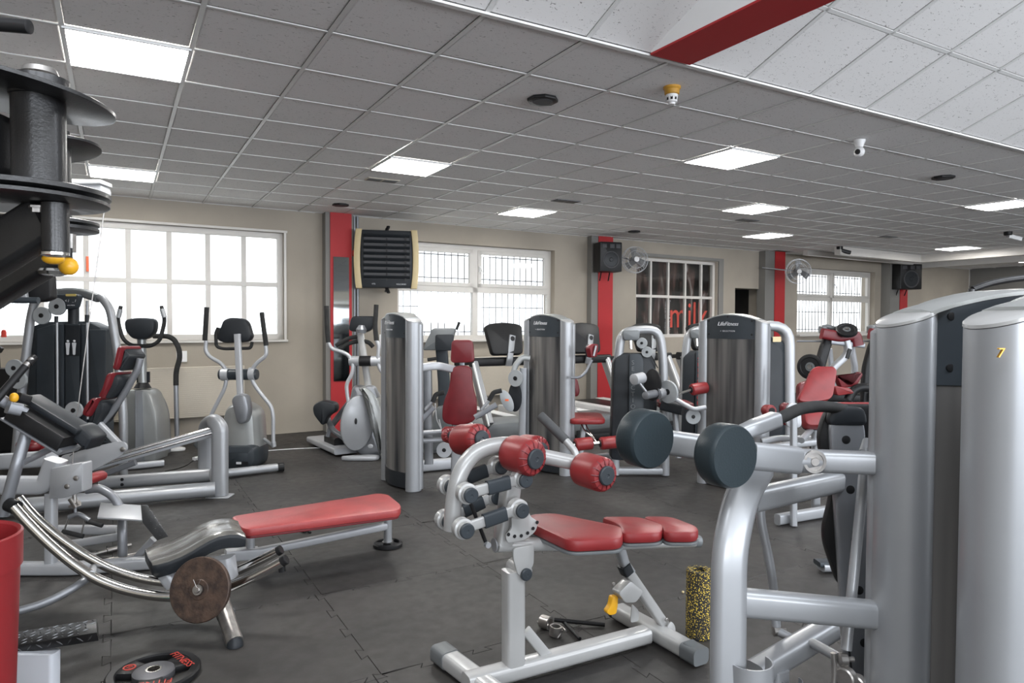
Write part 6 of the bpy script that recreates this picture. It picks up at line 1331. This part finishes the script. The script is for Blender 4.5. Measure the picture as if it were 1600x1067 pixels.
# mirror on the first column
x0, x1 = 2.545, 2.80; y_ = wy(2.65) - .16 - .02; m_ = thing('wall_mirror', (YW(533, 500, .19).x, wy(2.9) - .19, .7), 'tall narrow mirror on the first red column', 'mirror')
M['mirror'] = mat('mirror_glass', (.42, .45, .46), .06, 1.0)
mb = MB(); xa_, xb_ = YW(521, 500, .19).x, YW(545, 500, .19).x; mb.box(((xa_ + xb_) / 2, wy(xa_) - .195, 1.56), xb_ - xa_, .012, 1.72, e=.002); mb.build('mirror_glass', 'mirror', m_)
# speakers
def speaker(c, U, w_, h_, dp, label):
    U = V(U).normalized(); N = U.cross(UP); t = thing('wall_speaker', tuple(c), label, 'speaker')
    mb = MB(); mb.pad(fillet2([(-w_ / 2, -h_ / 2), (w_ / 2, -h_ / 2), (w_ / 2, h_ / 2), (-w_ / 2, h_ / 2)], .02), dp, .01, c - N * dp, U, UP); mb.build('cabinet', 'black', t)
    k = -.10 * h_; mb = MB(); mb.ring(c + UP * k, N, [(.001, w_ * .36), (.008, w_ * .36), (.010, w_ * .32), (.001, w_ * .30)], 32); mb.build('woofer_ring', 'wheel', t)
    mb = MB(); mb.lathe(c + UP * k, N, [(.002, w_ * .30), (.003, w_ * .29), (-.01, w_ * .1)][:2], 28); mb.lathe(c + UP * k + N * .003, N, [(0, w_ * .09), (.008, w_ * .07)], 18); mb.build('woofer_cone', 'char', t)
    mb = MB()
    for s_ in (-.3, .05, .32): mb.box(c + UP * h_ * .36 + U * w_ * s_ + N * .002, w_ * .2, h_ * .14, .006, U=U, W=UP, e=.002)
    mb.build('tweeter_horn', 'wheel', t, split=True)
    mb = MB(); mb.bar([c - N * dp * .8, c - N * (dp + .25)], .05, .05); mb.bar([c - UP * h_ * .5 - U * w_ * .2 - N * dp * .8, c - UP * (h_ * .5 + .14) - U * w_ * .2 - N * (dp)], .02, .02); mb.bar([c - UP * h_ * .5 + U * w_ * .2 - N * dp * .8, c - UP * (h_ * .5 + .14) + U * w_ * .2 - N * (dp)], .02, .02); mb.build('wall_bracket', 'black', t); return t
c = YW(955, 401, .52); speaker(c, (1, -.25, 0), .40, .50, .30, 'black wall loudspeaker on the second red column, next to a wall fan')
c = YW(1424, 432, .6); speaker(c, (1, -.35, 0), .58, .60, .35, 'black loudspeaker on the far red column at the right')
M['fanblade'] = mat('clear_grey_blade', (.16, .16, .16), .3, .1)
def fan(c, d, r, label, arm):
    d = V(d).normalized(); t = thing('wall_fan', tuple(c), label, 'fan'); x = d.orthogonal().normalized(); y = d.cross(x)
    mb = MB(); mb.lathe(c - d * .12, d, [(0, .05), (.02, .065), (.08, .065), (.1, .03), (.14, .03)], 20); mb.build('motor', 'mesh', t)
    mb = MB()
    for k in range(3):
        a = k * 2 * PI / 3; e_ = x * math.cos(a) + y * math.sin(a); f_ = d.cross(e_); pts = [(.03, -.02), (r * .85, -.09), (r * .9, .04), (.03, .05)]
        mb.rings([[c + e_ * p + f_ * q + d * (.015 * (1 if q > 0 else -1) + h) for p, q in pts] for h in (0, .004)])
    mb.build('fan_blade', 'fanblade', t, split=True)
    mb = MB()
    for rr_, h in ((r, 0), (r * .96, .05), (r * .66, .075), (r * .96, -.05), (r * .66, -.075)): mb.ring(c + d * h, d, [(-.003, rr_ - .003), (.003, rr_ - .003), (.003, rr_ + .003), (-.003, rr_ + .003)], 36)
    for k in range(28):
        a = k * 2 * PI / 28; e_ = x * math.cos(a) + y * math.sin(a)
        for s_ in (1, -1): mb.tube([c + e_ * .05 + d * .09 * s_, c + e_ * r * .66 + d * .077 * s_, c + e_ * r * .96 + d * .05 * s_, c + e_ * r], .0022, n=4, fr=0)
    g = mb.build('wire_guard', 'silver', t); g['kind'] = 'stuff'
    mb = MB(); mb.lathe(c + d * .085, d, [(0, .045), (.01, .045), (.014, .03)], 20); mb.build('centre_badge', 'white', t)
    mb = MB(); mb.tube([c - d * .1, arm], .014); mb.build('wall_arm', 'silver', t); return t
c = YW(992, 406, .55); fan(c, (-.35, -1, .05), .23, 'wire-guarded wall fan right of the black loudspeaker on the second column', c + V((0, .55, .12)))
c = YW(1247, 424, .75); fan(c, (-.75, -1, -.1), .25, 'wire-guarded wall fan by the third red column and far white window', c + V((-.35, .6, .1)))
# radiators
def radiator(xa, xb, za, zb, label):
    t = thing('radiator', ((xa + xb) / 2, wy((xa + xb) / 2) - .08, za), label, 'radiator'); U = V((1, .033, 0)).normalized(); xm = (xa + xb) / 2
    mb = MB(); mb.box((xm, wy(xm) - .085, (za + zb) / 2), xb - xa, .05, zb - za, U=U, W=V((-.033, 1, 0)), e=.006); bd = mb.build('panel', 'rad', t)
    mb = MB(); n_ = 26
    for k in range(n_): mb.box((xm, wy(xm) - .113, za + (zb - za) * (k + .5) / n_), xb - xa - .02, .006, .010, U=U, W=V((-.033, 1, 0)))
    g = mb.build('ribs', 'rad', bd); g['kind'] = 'stuff'
    mb = MB()
    for x in (xa + .2, xb - .2): mb.box((x, wy(x) - .038, (za + zb) / 2), .05, .06, .1)
    mb.build('wall_bracket', 'rad', t, split=True)
radiator(-1.9, 1.45, .31, .95, 'long cream ribbed radiator under the big gridded window'); radiator(3.9, 6.5, .36, .98, 'cream ribbed radiator under the white casement window by the heater')
# sockets
for k, (x, y) in enumerate(((596, 533), (284, 557))):
    c = YW(x, y, .012); mb = MB(); mb.box(c, .07 if k == 0 else .12, .02, .20 if k == 0 else .14, e=.004); single(mb, 'wall_socket', 'white', ['white socket strip on the wall just left of the narrow oval-column tower', 'small white wall socket under the gridded window by the handrail'][k], 'socket', None, tuple(c))
# vent on the far wall
c = YW(1530, 437, .02); t = thing('wall_vent', tuple(c), 'white framed louvre vent high on the far right wall', 'vent')
mb = MB(); w_, h_ = 1.1, .5
for sx, sz, w2, h2 in ((-.5, 0, .08, h_), (.5, 0, .08, h_), (0, .22, w_, .07), (0, -.22, w_, .07)): mb.box(c + V((sx, 0, sz)), w2, .04, h2)
mb.build('vent_frame', 'upvc', t)
for k in range(6): mb = MB(); mb.box(c + V((0, 0, -.16 + k * .065)), .96, .03, .03); mb.build('louvre', 'mesh', t)
# ceiling fittings
def cz(x, y, drop=0): p = G(x, y, CZ - drop); return p
for (x, y, lab) in ((848, 154, 'black ceiling speaker between the nearest lights and the smoke detector'), (1474, 276, 'black ceiling speaker left of the right-edge light panel'), (532, 319, 'black ceiling speaker above the first red column'), (991, 361, 'black ceiling speaker above the wall loudspeaker and fan')):
    c = cz(x, y); t = thing('ceiling_speaker', tuple(c), lab, 'ceiling speaker'); k = .105
    o = [(k * math.cos(PI / 8 + PI / 4 * j) * (1 if True else 1), k * math.sin(PI / 8 + PI / 4 * j)) for j in range(8)]
    mb = MB(); mb.pad(o, .022, .005, c - UP * .022, (1, 0, 0), (0, 1, 0)); mb.build('housing', 'black', t)
    mb = MB(); mb.lathe(c - UP * .021, -UP, [(0, k * .66), (.004, k * .62)], 24); mb.build('grille', 'wheel', t)
c = cz(1050, 136); t = thing('smoke_detector', tuple(c), 'smoke detector with mustard-yellow base and white head on the ceiling', 'smoke detector')
mb = MB(); mb.lathe(c, -UP, [(0, .055), (.012, .055), (.02, .048), (.045, .046), (.05, .036)], 28); mb.build('base', 'cream', t); t.children[0].data.materials[0] = mat('mustard_plastic', (.50, .26, .03), .5)
mb = MB(); mb.lathe(c - UP * .05, -UP, [(0, .038), (.045, .034), (.05, .022), (.06, .020)], 28); mb.build('head', 'white', t)
mb = MB()
for k in range(8): a = k * PI / 4; d = V((math.cos(a), math.sin(a), 0)); mb.box(c - UP * .075 + d * .034, .014, .004, .022, U=UP.cross(d), W=d)
mb.build('head_slot', 'black', t, split=True)
c = cz(1343, 219); t = thing('security_camera', tuple(c), 'small white dome security camera on the ceiling, right side', 'security camera')
mb = MB(); mb.lathe(c, -UP, [(0, .045), (.01, .045), (.05, .030), (.058, .028)], 26); mb.build('mount', 'white', t)
mb = MB(); mb.sph(c - UP * .095 , .042, 24); mb.build('camera_ball', 'white', t)
mb = MB(); mb.lathe(c - UP * .10 + (-CF * .9 - CR * .9).normalized() * .034, (-CF * .6 - CR - UP * .3), [(0, .022), (.011, .019)], 20); mb.build('lens', 'black', t)
for (x, y, lab, m2) in ((597, 281, 'beige slotted vent in the ceiling just below the left-centre light panel', 'cream'), (884, 314, 'slotted ceiling vent with a dark opening above the small centre light', 'black'), (1387, 370, 'small dark ceiling vent near the dropped bulkhead', 'mesh'), (1168, 344, 'small ceiling vent between the two small central lights', 'mesh')):
    c = cz(x, y); t = thing('ceiling_vent', tuple(c), lab, 'vent')
    mb = MB(); mb.box(c - UP * .004, .34, .16, .008, e=.001); mb.build('vent_plate', 'rad' if m2 == 'cream' else 'mesh', t)
    mb = MB(); mb.box(c - UP * .009 + V((-.085, 0, 0)), .14, .11, .004); mb.box(c - UP * .009 + V((.085, 0, 0)), .14, .11, .004); mb.build('grille_slot', 'greyplas' if m2 != 'black' else 'black', t)
for (x, y, lab) in ((1360, 402, 'small dark ceiling camera by the left corner of the dropped bulkhead'), (1575, 362, 'small white and black camera box on the ceiling at the right edge')):
    if x == 1360: x, y = 1312, 385
    c = cz(x, y); t = thing('ceiling_camera', tuple(c), lab, 'security camera'); mb = MB(); mb.lathe(c, -UP, [(0, .06), (.05, .06), (.06, .05)], 20); mb.build('mount', 'black', t)
    mb = MB(); mb.bar([c + V((0, 0, -.07)), c + V((.18, -.1, -.12))], .08, .07); mb.build('camera_body', 'black' if x == 1312 else 'white', t)

# ------------------------------------------------------------------ small things on the floor
c = G(1094, 998); R_ = .062; c = G(1097, 1003) + V((CF.x, CF.y, 0)).normalized() * R_; 
mb = MB(); mb.ring(V((c.x, c.y, 0)), UP, [(0.001, R_ * .92), (.006, R_), (.324, R_), (.33, R_ * .95), (.33, R_ * .55), (.31, R_ * .5), (.02, R_ * .5), (.001, R_ * .55)], 40); single(mb, 'foam_roller', 'speck', 'black foam roller with yellow speckles standing upright behind the silver upright', 'foam roller', None, (c.x, c.y, 0))
def collar(c, ax, r, h, lab, bar=None):
    c = V(c); ax = V(ax).normalized(); t = thing('bar_collar', (c.x, c.y, 0), lab, 'bar collar')
    mb = MB(); mb.ring(c, ax, [(-h / 2, r), (h / 2, r), (h / 2, r * .72), (-h / 2, r * .72)], 28); mb.build('ring', 'steel', t)
    return t
v = lambda x, y, z=0: G(x, y, z)
c = v(853, 972, .032); t = collar(c, (CR * .75 - CF * .6), .032, .05, 'dark steel ring collar with long bar lying on the floor inside the bench, farther one')
mb = MB(); a = v(866, 968, .03); e_ = v(945, 976, .014); mb.cyl(a, e_, .011); mb.build('bar', 'black', t)
mb = MB(); a = v(843, 972, .03); mb.cyl(a - CR * .012, a + CR * .004, .007); mb.build('screw', 'steel', t)
c = v(868, 985, .028); t = collar(c, (UP + CR * .1), .030, .044, 'steel ring collar with short bar lying on the floor inside the bench, nearer one')
mb = MB(); a = v(876, 967, .02); e_ = v(906, 998, .012); mb.cyl(a, e_, .009); mb.build('bar', 'black', t)
mb = MB(); a = v(880, 983, .03); e_ = v(871, 997, .010); mb.cyl(a, e_, .004); mb.cyl(v(878, 980, .034), v(884, 986, .034), .006); mb.build('tommy_screw', 'steel', t)
mb = MB(); mb.tube([G(358, 709, .004), G(430, 703, .004), G(480, 700, .004), G(530, 699, .004)], .0055, n=6, fr=.2); single(mb, 'extension_cord', 'white', 'thin white cord across the floor between the two ellipticals', 'cord', None, tuple(G(440, 702, 0)))
mb = MB(); mb.tube([G(258, 736, .004), G(275, 733, .004), G(292, 727, .004), G(303, 718, .004)], .005, n=6, fr=.2); single(mb, 'extension_cord', 'black', 'thin black cord from the left elliptical to the white power strip', 'cord', None, tuple(G(280, 732, 0)))
a, e_ = G(303, 717, .02), G(326, 712, .02); mb = MB(); mb.bar([a, e_], .05, .035, cr=.008); single(mb, 'power_strip', 'white', 'white power strip on the floor behind the leg press end post', 'power strip', None, (a.x, a.y, 0))
for k, (x, y) in enumerate(((481, 832), (553, 818))):
    mb = MB(); a = G(x - 12, y - 6, .006); mb.tube([G(x - 12, y - 6, .01), G(x - 6, y - 1, .012), G(x, y - 4, .012), G(x + 4, y, .008)], .009, n=8, fr=.03)
    if k == 0: single(mb, 'metal_hook', 'black', 'small black hook lying on the floor under the flat red bench', 'hook', None, (a.x, a.y, 0))
c = G(1067, 927); mb = MB(); mb.sph(V((c.x, c.y, .008)), .0075, 10); single(mb, 'pebble', 'cream', 'tiny pale round bit on the floor left of the speckled roller', 'debris', None, (c.x, c.y, 0))
